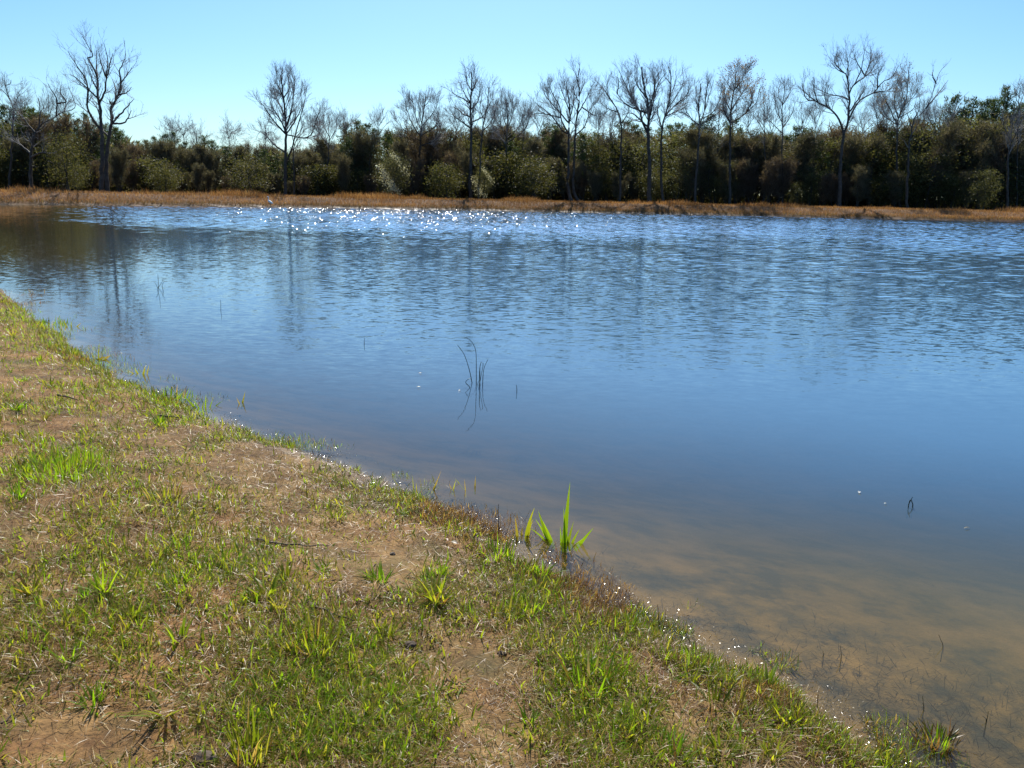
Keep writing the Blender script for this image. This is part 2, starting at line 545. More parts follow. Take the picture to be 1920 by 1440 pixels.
# ground cover of the near bank ------------------------------------------------
BARE = [(140, 1390, 320, 95, 1.1), (390, 1400, 90, 60, .8), (880, 1240, 95, 65, 1), (960, 1390, 85, 70, .9), (730, 1040, 110, 42, .9), (450, 875, 110, 40, .65),
        (600, 1040, 130, 40, .5), (20, 985, 60, 28, .8), (600, 930, 130, 40, .3), (230, 735, 110, 20, .35), (60, 690, 110, 22, .4),
        (690, 1150, 100, 40, .55), (830, 1000, 90, 30, .5), (1270, 1300, 90, 40, .3), (60, 1290, 80, 30, .4), (560, 860, 90, 25, .7)]
LUSH = [(90, 862, 110, 38, 1.3), (50, 600, 80, 40, 1.2), (60, 765, 130, 35, .7), (215, 735, 110, 38, .8), (540, 1330, 170, 120, 1.0),
        (610, 1215, 130, 75, .9), (1090, 1250, 130, 75, .9), (1010, 1125, 110, 55, .9), (340, 1060, 200, 90, .65), (150, 1180, 140, 60, .6),
        (310, 1000, 160, 70, .5), (700, 1370, 120, 90, .8), (800, 1100, 60, 40, .8), (1180, 1370, 130, 70, .7), (1420, 1345, 90, 50, .7), (330, 765, 90, 35, .9),
        (130, 640, 80, 40, 1.1), (400, 830, 60, 20, .7), (620, 940, 60, 25, .5), (880, 1150, 60, 30, .5), (985, 1085, 50, 22, 1.0), (1150, 1180, 60, 25, .9), (1290, 1275, 60, 28, .8), (865, 1000, 45, 18, .8), (770, 965, 40, 16, .7), (640, 905, 40, 14, .5)]


def blobs(px, py, lst):
    s = np.zeros(px.shape)
    for cx, cy, rx, ry, a in lst:
        s = np.maximum(s, a * np.exp(-(((px - cx) / rx) ** 2 + ((py - cy) / ry) ** 2) * 0.9))
    return s


def scatter(n, r0=1.4, r1=30, pw=0.3):
    u = RNG.random(n)
    r = (r0 ** pw + u * (r1 ** pw - r0 ** pw)) ** (1 / pw)
    a = RNG.uniform(R(52), R(160), n)
    x, y = r * np.cos(a), r * np.sin(a)
    z, dn, df = terrain(x, y)
    k = dn > 0.0
    return x[k], y[k], z[k], dn[k], r[k]


def cover(n, kind):
    x, y, z, dn, r = scatter(n)
    px, py = proj(np.stack([x, y, z], -1))
    bare, lush = blobs(px, py, BARE), blobs(px, py, LUSH)
    clump = fbm(x * 3.1, y * 3.1, 51, 3)
    clump2 = fbm(x * 0.8, y * 0.8, 57, 3)
    edge = np.exp(-dn / 0.5)
    if kind == 'green':
        p = (0.72 + 0.7 * lush) * sstep(0.38, 0.58, clump + 0.22 * lush) * (1 - 0.97 * bare) * (0.55 + 0.45 * sstep(0.34, 0.5, clump2 + 0.3 * lush)) + 0.15 * clump2 * (1 - 0.92 * bare)
    else:
        p = (0.52 + 0.2 * lush + 0.2 * edge) * (1 - 0.85 * bare) * (0.35 + sstep(0.35, 0.6, fbm(x * 2.2, y * 2.2, 63, 3)))
    k = RNG.random(len(x)) < p
    return x[k], y[k], z[k], dn[k], r[k], lush[k], edge[k], px[k], py[k]


x, y, z, dn, r, lush, edge, px, py = cover(500000, 'green')
n = len(x)
wide = RNG.random(n) < 0.45
ln = RNG.uniform(0.025, 0.08, n) * (0.85 + 0.6 * lush) * np.where(wide, 1.1, 1) * (1 + 0.012 * r)
wd = np.where(wide, RNG.uniform(0.005, 0.010, n), RNG.uniform(0.002, 0.005, n)) * (1 + 0.05 * r)
col = pick(GREENS, n)
vivid = RNG.random(n) < 0.25 + 0.4 * lush
col[vivid] = pick(BRIGHT, int(vivid.sum()))
tipc = np.where((RNG.random(n) < 0.35)[:, None], pick(STRAWS, n), col)
blade_parts = blades(np.stack([x, y, z - 0.004], -1), RNG.uniform(0, 2 * math.pi, n), ln, wd, RNG.uniform(0.05, 1.15, n),
                     RNG.uniform(0.1, 1.3, n), col, 3, colt=col * 0.6 + tipc * 0.4)
# rosettes of broader blades here and there in the turf
cx, cy, cz, cdn, cr = scatter(2600)
cpx, cpy = proj(np.stack([cx, cy, cz], -1))
k = RNG.random(len(cx)) < (0.08 + 0.5 * blobs(cpx, cpy, LUSH) + 0.2 * np.exp(-cdn / 0.4)) * (1 - 0.75 * blobs(cpx, cpy, BARE))
cx, cy, cz, cr = cx[k], cy[k], cz[k], cr[k]
m = 22
sc = np.repeat(RNG.uniform(0.55, 1.25, len(cx)), m)
n = len(cx) * m
ra = RNG.uniform(0, 6.28, n)
ros = blades(np.stack([np.repeat(cx, m) + 0.02 * sc * np.cos(ra), np.repeat(cy, m) + 0.02 * sc * np.sin(ra), np.repeat(cz, m) - 0.004], -1), ra + RNG.normal(0, 0.4, n),
             RNG.uniform(0.05, 0.12, n) * sc, RNG.uniform(0.006, 0.012, n) * sc * (1 + 0.04 * np.repeat(cr, m)), RNG.uniform(0.1, 1.1, n), RNG.uniform(0.1, 0.7, n),
             np.repeat(pick(np.concatenate([BRIGHT, BRIGHT, GREENS]), len(cx)), m, 0) * RNG.uniform(0.8, 1.2, (n, 1)), 3)
tag(blade_obj('grass', [blade_parts, ros], MAT_GRASS), kind='stuff', label='short green grass growing in patches on the near bank', cat='grass')

x, y, z, dn, r, lush, edge, px, py = cover(620000, 'dry')
n = len(x)
ln = RNG.uniform(0.02, 0.085, n) * (1 + 0.012 * r)
wd = RNG.uniform(0.0014, 0.0034, n) * (1 + 0.055 * r)
col = pick(STRAWS, n, 0.25)
col = np.where((RNG.random(n) < 0.35 * edge)[:, None], pick(np.array([(0.16, 0.06, 0.035), (0.12, 0.06, 0.035)]), n), col)
flat = RNG.random(n) < 0.72 - 0.3 * lush
ln = ln * (1 + 0.35 * lush * ~flat)
lean = np.where(flat, RNG.uniform(1.1, 1.5, n), RNG.uniform(0.2, 1.2, n))
curl = np.where(flat, RNG.uniform(-0.2, 0.5, n), RNG.uniform(0.2, 1.3, n))
blade_parts = blades(np.stack([x, y, z + RNG.uniform(0.0, 0.018, n)], -1), RNG.uniform(0, 2 * math.pi, n), ln, wd, lean, curl, col, 3)
x, y, z, dn, r = scatter(330000, 1.4, 16, 0.3)
px, py = proj(np.stack([x, y, z], -1))
k = RNG.random(len(x)) < (1 - 0.8 * blobs(px, py, BARE)) * sstep(0.25, 0.55, fbm(x * 4.1, y * 4.1, 67, 3))
x, y, z, r = x[k], y[k], z[k], r[k]
n = len(x)
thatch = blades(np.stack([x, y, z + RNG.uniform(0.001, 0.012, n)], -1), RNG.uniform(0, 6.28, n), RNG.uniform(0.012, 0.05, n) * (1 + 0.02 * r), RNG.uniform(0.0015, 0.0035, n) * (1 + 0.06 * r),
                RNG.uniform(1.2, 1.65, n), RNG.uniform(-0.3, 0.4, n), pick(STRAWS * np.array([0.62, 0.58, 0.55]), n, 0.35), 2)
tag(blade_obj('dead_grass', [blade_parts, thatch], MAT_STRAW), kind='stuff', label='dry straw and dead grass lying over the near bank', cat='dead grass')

# glossy litter flecks added for sun glints at the water's edge
n = 32000
t = RNG.random(n)
SP = np.array([at(a, b_)[:2] for a, b_ in SHORE_PX])
seg = RNG.integers(0, len(SP) - 1, n)
seg = np.where(RNG.random(n) < 0.10, RNG.integers(13, len(SP) - 1, n), seg)
bp_ = SP[seg] * (1 - t[:, None]) + SP[seg + 1] * t[:, None] + RNG.normal(0, 0.09, (n, 2)) + np.abs(RNG.normal(0, 0.07, (n, 1))) * np.array([0.7, 0.5])
z, dn, df = terrain(bp_[:, 0], bp_[:, 1])
k = (dn > -0.30) & (dn < 0.16) & (fbm(bp_[:, 0] * 2.5, bp_[:, 1] * 2.5, 71, 3) > 0.5 - 0.12 * (np.abs(dn) < 0.05))
bp_, z = bp_[k], z[k]
n = len(z)
rr_ = np.hypot(bp_[:, 0], bp_[:, 1])
litter = blades(np.stack([bp_[:, 0], bp_[:, 1], np.maximum(z, 0) + RNG.uniform(0.002, 0.008, n)], -1), RNG.uniform(0, 6.28, n),
                RNG.lognormal(-5.35, 0.65, n) * (1 + 0.06 * rr_), RNG.lognormal(-6.35, 0.55, n) * (1 + 0.05 * rr_), RNG.normal(1.45, 0.33, n), RNG.normal(0, 0.25, n),
                pick(STRAWS * 0.55, n, 0.3), 2, tip=0.3)
tag(blade_obj('glint_litter', [litter], MAT_GLINT), kind='stuff', label='glossy litter flecks added along the shoreline for sun glints', cat='litter')

# low weeds rooted along the waterline, in and out of the water
n = 56000
t = RNG.random(n)
seg_ = RNG.integers(0, len(SP) - 1, n)
wp = SP[seg_] * (1 - t[:, None]) + SP[seg_ + 1] * t[:, None] + RNG.normal(0, 0.13, (n, 2)) * (1 + 0.09 * np.hypot(SP[seg_][:, 0], SP[seg_][:, 1]))[:, None]
z, dn, df = terrain(wp[:, 0], wp[:, 1])
cl = fbm(wp[:, 0] * 1.9, wp[:, 1] * 1.9, 77, 3)
rr_ = np.hypot(wp[:, 0], wp[:, 1])
k = (dn > -0.22 - 0.03 * rr_) & (dn < 0.3) & (cl > 0.50 + 0.065 * (dn < -0.03) - 0.05 * (dn > 0.02))
wp, z, dn, rr_ = wp[k], z[k], dn[k], rr_[k]
n = len(z)
redp = fbm(wp[:, 0] * 0.9, wp[:, 1] * 0.9, 79, 2) > 0.6
col = np.where((redp | (RNG.random(n) < 0.25))[:, None], pick(np.array([(0.20, 0.10, 0.04), (0.26, 0.16, 0.06), (0.15, 0.08, 0.035), (0.32, 0.22, 0.09)]), n), pick(np.concatenate([GREENS, BRIGHT]), n))
weeds = blades(np.stack([wp[:, 0], wp[:, 1], np.maximum(z, -0.03)], -1), RNG.uniform(0, 6.28, n), RNG.uniform(0.02, 0.075, n) * (1 + 0.03 * rr_), RNG.uniform(0.0025, 0.006, n) * (1 + 0.05 * rr_),
               RNG.uniform(0.1, 1.3, n), RNG.uniform(0, 0.9, n), col, 3)
tag(blade_obj('shore_weeds', [weeds], MAT_GRASS), kind='stuff', label='low red brown and green weeds tangled along the near waterline', cat='weeds')

# tawny grass of the far bank ----------------------------------------------------
n = 150000
x = RNG.uniform(-115, 110, n)
q = 0.15 + 10 * RNG.random(n) ** 1.5
y = far_y(x) + q
z, dn, df = terrain(x, y)
tall = fbm(x * 0.22, y * 0.22, 81, 3)
ln = RNG.uniform(0.18, 0.42, n) + 0.85 * sstep(0.5, 0.72, tall) * RNG.uniform(0.2, 1, n) * sstep(2, 6, q)
TAWNY = np.array([(0.25, 0.125, 0.055), (0.20, 0.095, 0.042), (0.29, 0.16, 0.08), (0.16, 0.07, 0.033), (0.33, 0.20, 0.11)])
col = pick(TAWNY, n, 0.2)
col = col * (0.45 + 1.1 * fbm(x * 0.2, y * 0.5, 85, 3))[:, None]
low = (q < 1.0) & (RNG.random(n) < 0.5)
col[low] = pick(np.array([(0.10, 0.085, 0.03), (0.13, 0.07, 0.03)]), int(low.sum()))
bank = blades(np.stack([x, y, z - 0.02], -1), RNG.uniform(0, 6.28, n), ln, RNG.uniform(0.02, 0.05, n), RNG.uniform(0, 0.6, n),
              RNG.uniform(0, 0.9, n), col, 2)
tag(blade_obj('tall_dry_grass', [bank], MAT_BANKGRASS), kind='stuff', label='tawny dry grass covering the far bank of the pond', cat='dry grass')

# sun glitter: wavelet crests on the windy far water and along the far waterline
n = 30000
x = RNG.normal(-20, 15, n); y = RNG.uniform(38, 103, n)
keep = (y < far_y(x) - 1.0) & (RNG.random(n) < sstep(36, 70, y) * 0.85 + 0.12) & (fbm(x * 0.15, y * 0.15, 91, 3) > 0.36) & (x / y > -0.5) & (x / y < 0.07 + RNG.normal(0, 0.06, n))
x, y = x[keep], y[keep]
ex = RNG.uniform(-26, 75, 1300)
ed = RNG.uniform(0.05, 0.4, 1300)
kk = RNG.random(1300) < 0.1 + 0.9 * (fbm(ex * 0.2, ex * 0, 93, 2) > 0.5)
ex, ed = ex[kk], ed[kk]
x, y = np.concatenate([x, ex]), np.concatenate([y, far_y(ex) - ed])
n = len(x)
crest = blades(np.stack([x, y, np.full(n, 0.005)], -1), np.full(n, math.pi / 2) + RNG.normal(0, 0.16, n), RNG.uniform(0.025, 0.055, n),
               RNG.uniform(0.03, 0.08, n), math.pi / 2 - RNG.normal(0.39, 0.09, n), np.zeros(n), np.ones((n, 3)), 2, twist=RNG.normal(0, 0.1, n), tip=0.2)
tag(blade_obj('wavelets', [crest], MAT_CREST), kind='stuff', label='small wave crests glittering in the sun on the far water', cat='waves')


# ------------------------------------------------------------------ branches
def resample(pts, n):
    pts = np.asarray(pts, float)
    m = len(pts)
    if m > 2:                                    # Catmull-Rom through the given points
        e = np.concatenate([[2 * pts[0] - pts[1]], pts, [2 * pts[-1] - pts[-2]]])
        out = []
        for i in range(m - 1):
            p0, p1, p2, p3 = e[i:i + 4]
            for t in np.linspace(0, 1, 8, endpoint=False):
                out.append(0.5 * (2 * p1 + (p2 - p0) * t + (2 * p0 - 5 * p1 + 4 * p2 - p3) * t * t + (3 * p1 - p0 - 3 * p2 + p3) * t ** 3))
        pts = np.array(out + [pts[-1]])
    s = np.concatenate([[0], np.cumsum(np.linalg.norm(np.diff(pts, axis=0), axis=1))])
    u = np.linspace(0, s[-1], n)
    return np.stack([np.interp(u, s, pts[:, i]) for i in range(3)], -1)


def unit(v):
    return v / np.maximum(np.linalg.norm(v, axis=-1, keepdims=True), 1e-9)


def tubes(Pn, Rn, sides):
    """Pn (M,n,3) Rn (M,n) -> verts, quads"""
    M, n, _ = Pn.shape
    tg = unit(np.gradient(Pn, axis=1))
    ref = np.where(np.abs(tg[..., 2:3]) > 0.9, np.array([1., 0, 0]), np.array([0, 0, 1.]))
    ref = np.repeat(ref[:, :1], n, 1)
    a = unit(np.cross(tg, ref)); bb = np.cross(tg, a)
    an = np.arange(sides) * 2 * math.pi / sides
    V = Pn[:, :, None] + Rn[:, :, None, None] * (np.cos(an)[None, None, :, None] * a[:, :, None] + np.sin(an)[None, None, :, None] * bb[:, :, None])
    i = np.arange(M * n * sides).reshape(M, n, sides)
    j = np.roll(i, -1, 2)
    Q = np.stack([i[:, :-1], j[:, :-1], j[:, 1:], i[:, 1:]], -1)
    return V.reshape(-1, 3), Q.reshape(-1, 4)


def grow(Pn, Rn, per_m, l0, l1, a0, a1, up, n2, t0=0.2, rf=0.6, rmin=0.012, wig=0.18, taper=0.35, lscale=True):
    M, n, _ = Pn.shape
    ln = np.linalg.norm(np.diff(Pn, axis=1), axis=2).sum(1)
    N_ = max(1, int(per_m * ln.sum() * (1 - t0)))
    i = RNG.choice(M, N_, p=ln / ln.sum())
    t = RNG.uniform(t0, 1.0, N_)
    f = t * (n - 1); k = np.minimum(f.astype(int), n - 2); f = (f - k)[:, None]
    base = Pn[i, k] * (1 - f) + Pn[i, k + 1] * f
    rb = Rn[i, k] * (1 - f[:, 0]) + Rn[i, k + 1] * f[:, 0]
    tg = unit(Pn[i, k + 1] - Pn[i, k])
    rv = unit(RNG.normal(0, 1, (N_, 3)))
    pv = unit(rv - (rv * tg).sum(1, keepdims=True) * tg)
    a = RNG.uniform(a0, a1, N_)[:, None]
    d = unit(np.cos(a) * tg + np.sin(a) * pv)
    L_ = RNG.uniform(l0, l1, N_) * (np.clip(1.25 - t * 0.7, 0.4, 1) if lscale else 1)
    pts = [base]
    for s in range(n2 - 1):
        d = unit(d + RNG.normal(0, wig, (N_, 3)) + np.array([0, 0, up]) / (n2 - 1))
        pts.append(pts[-1] + d * (L_ / (n2 - 1))[:, None])
    r0 = np.maximum(rb * rf, rmin)
    rad = r0[:, None] * np.linspace(1, taper, n2)[None]
    return np.stack(pts, 1), np.maximum(rad, rmin * 0.7)


def join_tubes(lst):
    off, V, Q = 0, [], []
    for v, q in lst:
        V.append(v); Q.append(q + off); off += len(v)
    return np.concatenate(V), np.concatenate(Q)


def leaf_quads(C, size, col, dirn=None):
    n = len(C)
    a = unit(RNG.normal(0, 1, (n, 3))) if dirn is None else dirn
    b_ = unit(np.cross(a, unit(RNG.normal(0, 1, (n, 3)))))
    s = size[:, None]
    V = np.stack([C - a * s * 0.5, C + b_ * s * 0.28, C + a * s * 0.5, C - b_ * s * 0.28], 1)
    return V.reshape(-1, 3), np.arange(4 * n).reshape(n, 4), np.repeat(col, 4, 0)


def bare_tree(label, D_, base_px, trunk, limbs, r=0.26, dens=1.0, budded=None, lens=1.0, group='tall bare trees beyond the far bank'):
    """trunk and limbs are polylines in photo pixels, set at their real distance D_ and given depth"""
    D_ = D_ + 9
    b0 = at_depth(base_px[0], base_px[1], D_)
    zb = float(terrain(b0[0], D_)[0])
    root = np.array((b0[0], D_, zb))
    tp = [root + (0, 0, -0.3)] + [at_depth(px, py, D_) for px, py in trunk]
    TP = resample(tp, 22)
    TP[1:-1] += RNG.normal(0, 0.05, (20, 3))
    TR = np.linspace(r, r * 0.30, 22); TR[0] *= 1.35
    LP, LR = [], []
    for ln in limbs:
        p0 = at_depth(*ln[0], D_)
        j = np.argmin(np.linalg.norm(TP - p0, axis=1))
        swing = RNG.uniform(-1, 1) * 0.045 * D_
        pts = []
        for kx, (px, py) in enumerate(ln):
            f = kx / max(1, len(ln) - 1)
            pts.append(at_depth(px, py, D_ + swing * f))
        near = np.linalg.norm(TP[j] - p0) < 1.2
        if near:
            pts[0] = TP[j]
        else:
            for a_ in LP:
                jj = np.argmin(np.linalg.norm(a_ - p0, axis=1))
                if np.linalg.norm(a_[jj] - p0) < 2.2:
                    off = a_[jj][1] - D_
                    pts = [at_depth(px, py, D_ + off + swing * kx / max(1, len(ln) - 1)) for kx, (px, py) in enumerate(ln)]
                    pts[0] = a_[jj]
                    break
        Pp = resample(pts, 16)
        Pp[1:] += RNG.normal(0, 0.025, (15, 3))
        LP.append(Pp)
        rb = min(max(0.07, r * 0.52), TR[j] * 0.85 if near else 0.11)
        LR.append(0.026 + (rb - 0.026) * (1 - np.linspace(0, 1, 16)) ** 0.9)
    up_t = TP[11:]
    LPs, LRs = np.array(LP), np.array(LR)
    topP, topR = resample(TP[9:], 16)[None], np.interp(np.linspace(9, 21, 16), np.arange(22), TR)[None]
    S, SR = np.concatenate([LPs, topP]), np.concatenate([LRs, topR])
    P1, R1 = grow(S, SR, 2.0 * dens, 1.2 * lens, 3.2 * lens, 0.35, 0.9, 0.6, 7, t0=0.2, rf=0.45, rmin=0.017, wig=0.09)
    P2, R2 = grow(P1, R1, 3.0 * dens, 0.8 * lens, 2.1 * lens, 0.3, 0.8, 0.45, 5, t0=0.2, rf=0.7, rmin=0.013, wig=0.12)
    P3, R3 = grow(P2, R2, 3.6 * dens, 0.4, 1.1, 0.3, 0.8, 0.35, 4, t0=0.15, rf=0.8, rmin=0.0095, wig=0.14)
    t_ = thing('bare_tree', label, 'tree', root, group)
    V, Q = join_tubes([tubes(TP[None], TR[None], 8), tubes(LPs, LRs, 6)])
    obj('trunk', mesh_np('trunk', V - root, quads=Q, smooth=True), MAT_BARK, t_)
    V, Q = join_tubes([tubes(P1, R1, 4), tubes(P2, R2, 3), tubes(P3, R3, 3)])
    obj('crown', mesh_np('crown', V - root, quads=Q, smooth=True), MAT_TWIG, t_)
    if budded is not None:
        tips = P3[:, -1]
        k = RNG.random(len(tips)) < budded[0]
        tips = tips[k]
        c = np.tile(np.array(budded[1]), (len(tips), 1)) * RNG.uniform(0.7, 1.3, (len(tips), 1))
        v, q, cc = leaf_quads(tips, RNG.uniform(0.14, 0.3, len(tips)), c)
        obj('foliage', mesh_np('foliage', v - root, quads=q, cols=cc), MAT_LEAF, t_)
    return t_


def z1(*p): return [(a / 3, b_ / 3 + 40) for a, b_ in p]
def z2(*p): return [(a / 3 + 640, b_ / 3 + 100) for a, b_ in p]
def z3(*p): return [(a / 3 + 1280, b_ / 3 + 60) for a, b_ in p]


# left group
bare_tree('bare tree at far left whose long crooked limb arches right above the pines', 97, (57, 352),
          z1((172, 840), (175, 740), (195, 630), (245, 570)),
          [z1((245, 570), (310, 540), (345, 515), (405, 500), (424, 470), (408, 420), (385, 370)),
           z1((345, 512), (320, 440), (290, 390), (270, 350)), z1((400, 500), (370, 450), (340, 400), (345, 360)),
           z1((195, 630), (150, 570), (110, 520), (60, 490)), z1((215, 600), (225, 500), (215, 430)), z1((176, 740), (110, 690), (50, 640)),
           z1((180, 760), (230, 740), (290, 745))], 0.26, 0.7)
bare_tree('slender bare tree half cut by the left edge of the photo', 101, (14, 350),
          z1((60, 800), (72, 600), (72, 490), (45, 420), (25, 330)),
          [z1((72, 490), (100, 430), (105, 400)), z1((50, 430), (15, 390), (-10, 380)), z1((35, 370), (60, 350), (62, 330)), z1((72, 520), (10, 470), (-20, 440))], 0.16, 0.9)
bare_tree('tallest bare tree on the left with broken jagged limbs reaching high', 96, (187, 354),
          z1((570, 850), (576, 760), (565, 520), (550, 410), (552, 340), (530, 265), (492, 205)),
          [z1((562, 450), (590, 390), (600, 290), (607, 220), (585, 125)), z1((550, 400), (520, 330), (497, 255)),
           z1((500, 215), (520, 190), (482, 115), (462, 85)), z1((560, 600), (520, 545), (490, 480), (492, 350), (440, 260), (402, 200), (385, 170)),
           z1((490, 380), (440, 330), (400, 300)), z1((598, 300), (570, 240), (560, 180)), z1((600, 290), (620, 230), (635, 180)),
           z1((552, 340), (545, 270), (540, 160))], 0.30, 0.75)
bare_tree('bare tree with forked right trunk beside the tallest jagged tree on the left', 97.5, (200, 354),
          z1((598, 850), (597, 750), (622, 600), (628, 480), (660, 430), (680, 350), (670, 280)),
          [z1((670, 285), (690, 240), (703, 205), (705, 165)), z1((680, 345), (712, 305), (740, 260)), z1((628, 480), (622, 460), (613, 438)),
           z1((628, 570), (680, 520), (720, 475), (755, 435)), z1((626, 590), (700, 570), (740, 500)), z1((650, 440), (650, 380), (630, 320)),
           z1((660, 430), (715, 400), (740, 370)), z1((610, 650), (560, 600), (520, 560))], 0.30, 0.7)
bare_tree('round crowned bare tree standing alone above the low part of the wood', 112, (535, 366),
          z1((1603, 900), (1606, 800), (1605, 650), (1603, 520), (1592, 400), (1580, 300)),
          [z1((1605, 650), (1540, 560), (1485, 480), (1455, 440)), z1((1605, 740), (1550, 700), (1505, 650), (1480, 560)), z1((1606, 620), (1640, 500), (1655, 380), (1660, 300)),
           z1((1604, 800), (1645, 710), (1665, 620), (1705, 480), (1725, 390)), z1((1660, 690), (1735, 650), (1785, 540), (1805, 470)),
           z1((1603, 520), (1560, 440), (1530, 370)), z1((1600, 450), (1625, 380), (1620, 310)), z1((1670, 600), (1690, 500), (1690, 400)), z1((1595, 420), (1560, 350), (1560, 310)),
           z1((1604, 640), (1580, 560), (1530, 480), (1510, 420))], 0.27, 1.15)
bare_tree('thin bare tree just right of the round crowned lone tree', 114, (552, 366),
          z1((1655, 900), (1650, 780), (1655, 700), (1690, 640)), [z1((1655, 700), (1640, 620), (1650, 560)), z1((1690, 640), (1730, 600), (1770, 590))], 0.15, 0.8)
bare_tree('small fuzzy bare tree between the lone round tree and the pines', 122, (615, 366),
          z1((1845, 850), (1850, 700), (1850, 600), (1855, 540)), [z1((1850, 700), (1800, 640), (1790, 600)), z1((1850, 680), (1890, 610), (1890, 560)), z1((1850, 640), (1820, 590), (1825, 560))], 0.14, 1.3)
bare_tree('faint bare tree top rising behind the low left wood', 140, (318, 366),
          z1((950, 800), (952, 700), (955, 610)), [z1((952, 690), (930, 640), (930, 600)), z1((953, 680), (975, 640), (972, 600))], 0.12, 1.2)
bare_tree('faint rounded bare tree top right of the other faint one', 140, (368, 366),
          z1((1105, 800), (1105, 700), (1105, 615)), [z1((1105, 700), (1080, 650), (1085, 625)), z1((1105, 690), (1125, 650), (1122, 625))], 0.12, 1.2)
# centre group
bare_tree('pale dome shaped bare tree above the white blossom, left of the straight trunk', 126, (783, 372),
          z2((435, 760), (440, 600), (450, 430), (465, 330), (475, 240)),
          [z2((440, 480), (400, 400), (370, 320), (360, 270)), z2((445, 440), (410, 330), (400, 255)), z2((455, 400), (520, 330), (540, 270)), z2((440, 500), (350, 430), (320, 370)),
           z2((445, 470), (530, 410), (565, 350)), z2((470, 300), (500, 260), (505, 240)), z2((450, 420), (440, 320), (430, 260)), z2((440, 520), (540, 480), (570, 420))], 0.2, 1.35)
bare_tree('tall bare tree with one straight dark trunk and narrow oval crown', 117, (882, 372),
          z2((724, 740), (728, 600), (730, 400), (726, 290), (736, 200), (730, 105)),
          [z2((726, 295), (685, 255), (620, 222)), z2((732, 370), (690, 345), (650, 310), (610, 300)), z2((732, 330), (768, 270), (780, 200), (778, 150)), z2((735, 210), (705, 160), (700, 120)),
           z2((736, 220), (755, 170), (752, 120)), z2((728, 300), (690, 220), (665, 160)), z2((730, 410), (670, 380), (620, 340)), z2((732, 400), (790, 360), (810, 330))], 0.27, 0.95)
bare_tree('leaning bare tree with feathery crown touching the straight trunk tree', 119, (898, 372),
          z2((775, 760), (780, 620), (790, 500), (800, 400), (820, 300), (830, 190)),
          [z2((795, 450), (840, 390), (865, 330), (870, 260)), z2((805, 380), (780, 310), (790, 240)), z2((818, 310), (845, 270), (855, 220)), z2((790, 480), (760, 420), (735, 400)), z2((825, 260), (810, 220), (812, 200))], 0.17, 1.0)
bare_tree('low broom shaped bare tree right of the straight trunk tree', 124, (948, 372),
          z2((925, 760), (928, 600), (930, 450), (935, 340), (925, 250)),
          [z2((930, 470), (890, 390), (880, 300)), z2((930, 450), (960, 350), (985, 270)), z2((930, 480), (1000, 410), (1040, 320)), z2((932, 430), (905, 330), (900, 270)), z2((930, 500), (1020, 440), (1055, 370)), z2((934, 400), (960, 320), (955, 270)),
           z2((930, 500), (870, 440), (850, 390))], 0.17, 1.35)
bare_tree('wide bare tree with clustered trunks and one tall spike near the middle', 117, (1075, 375),
          z2((1275, 760), (1278, 620), (1280, 480), (1282, 400), (1285, 300), (1272, 205)),
          [z2((1278, 470), (1240, 430), (1180, 350), (1120, 300), (1090, 280)), z2((1280, 440), (1240, 380), (1228, 300), (1185, 220), (1160, 160)), z2((1240, 400), (1200, 300), (1150, 240), (1130, 190)),
           z2((1284, 320), (1250, 240), (1225, 170)), z2((1283, 360), (1310, 260), (1300, 170)), z2((1180, 350), (1130, 340), (1085, 340))], 0.28, 1.1)
bare_tree('upright bare tree whose spire tops the wide clustered tree', 118.5, (1087, 375),
          z2((1305, 760), (1310, 600), (1318, 440), (1326, 340), (1340, 260), (1330, 150), (1340, 85)),
          [z2((1328, 335), (1380, 250), (1410, 180)), z2((1320, 440), (1370, 410), (1400, 310), (1425, 265)), z2((1335, 290), (1310, 220), (1305, 150)), z2((1338, 240), (1362, 180), (1370, 140)), z2((1400, 310), (1425, 350), (1430, 330)), z2((1335, 170), (1320, 120), (1318, 100))], 0.24, 1.0)
bare_tree('bare tree leaning left with a single bent limb, left of the broadest crown', 119, (1162, 378),
          z2((1568, 760), (1570, 600), (1575, 430), (1562, 340), (1515, 262), (1472, 195)),
          [z2((1540, 300), (1500, 230), (1495, 150)), z2((1562, 340), (1500, 310), (1460, 280)), z2((1572, 400), (1610, 340), (1620, 300)), z2((1480, 205), (1460, 200), (1450, 230))], 0.19, 1.0)
bare_tree('broadest vase shaped bare tree with many fanning limbs', 117, (1217, 378),
          z2((1733, 760), (1733, 620), (1728, 440), (1728, 350), (1722, 270), (1700, 170), (1690, 75)),
          [z2((1726, 440), (1695, 390), (1680, 330), (1640, 260), (1600, 180), (1560, 95)), z2((1728, 380), (1755, 270), (1785, 170), (1830, 105)), z2((1690, 340), (1620, 300), (1575, 260), (1545, 220)),
           z2((1650, 270), (1620, 180), (1610, 80)), z2((1728, 350), (1760, 200), (1750, 90)), z2((1700, 400), (1640, 340), (1585, 345)), z2((1720, 260), (1660, 170), (1650, 90)), z2((1765, 230), (1770, 150), (1790, 100)),
           z2((1600, 190), (1560, 150), (1545, 130))], 0.34, 1.05, lens=1.05)
bare_tree('right hand partner of the broadest vase shaped tree, fanning to the right', 118, (1245, 378),
          z2((1800, 760), (1800, 600), (1802, 450), (1815, 370), (1835, 300), (1855, 200), (1850, 95)),
          [z2((1815, 370), (1870, 300), (1930, 260), (1960, 200)), z2((1835, 310), (1890, 230), (1930, 160)), z2((1808, 420), (1780, 330), (1790, 250)), z2((1845, 250), (1880, 160), (1880, 100)), z2((1825, 340), (1900, 320), (1950, 290)), z2((1850, 180), (1820, 130), (1810, 90)),
           z2((1900, 280), (1945, 230), (1950, 180))], 0.22, 1.05)
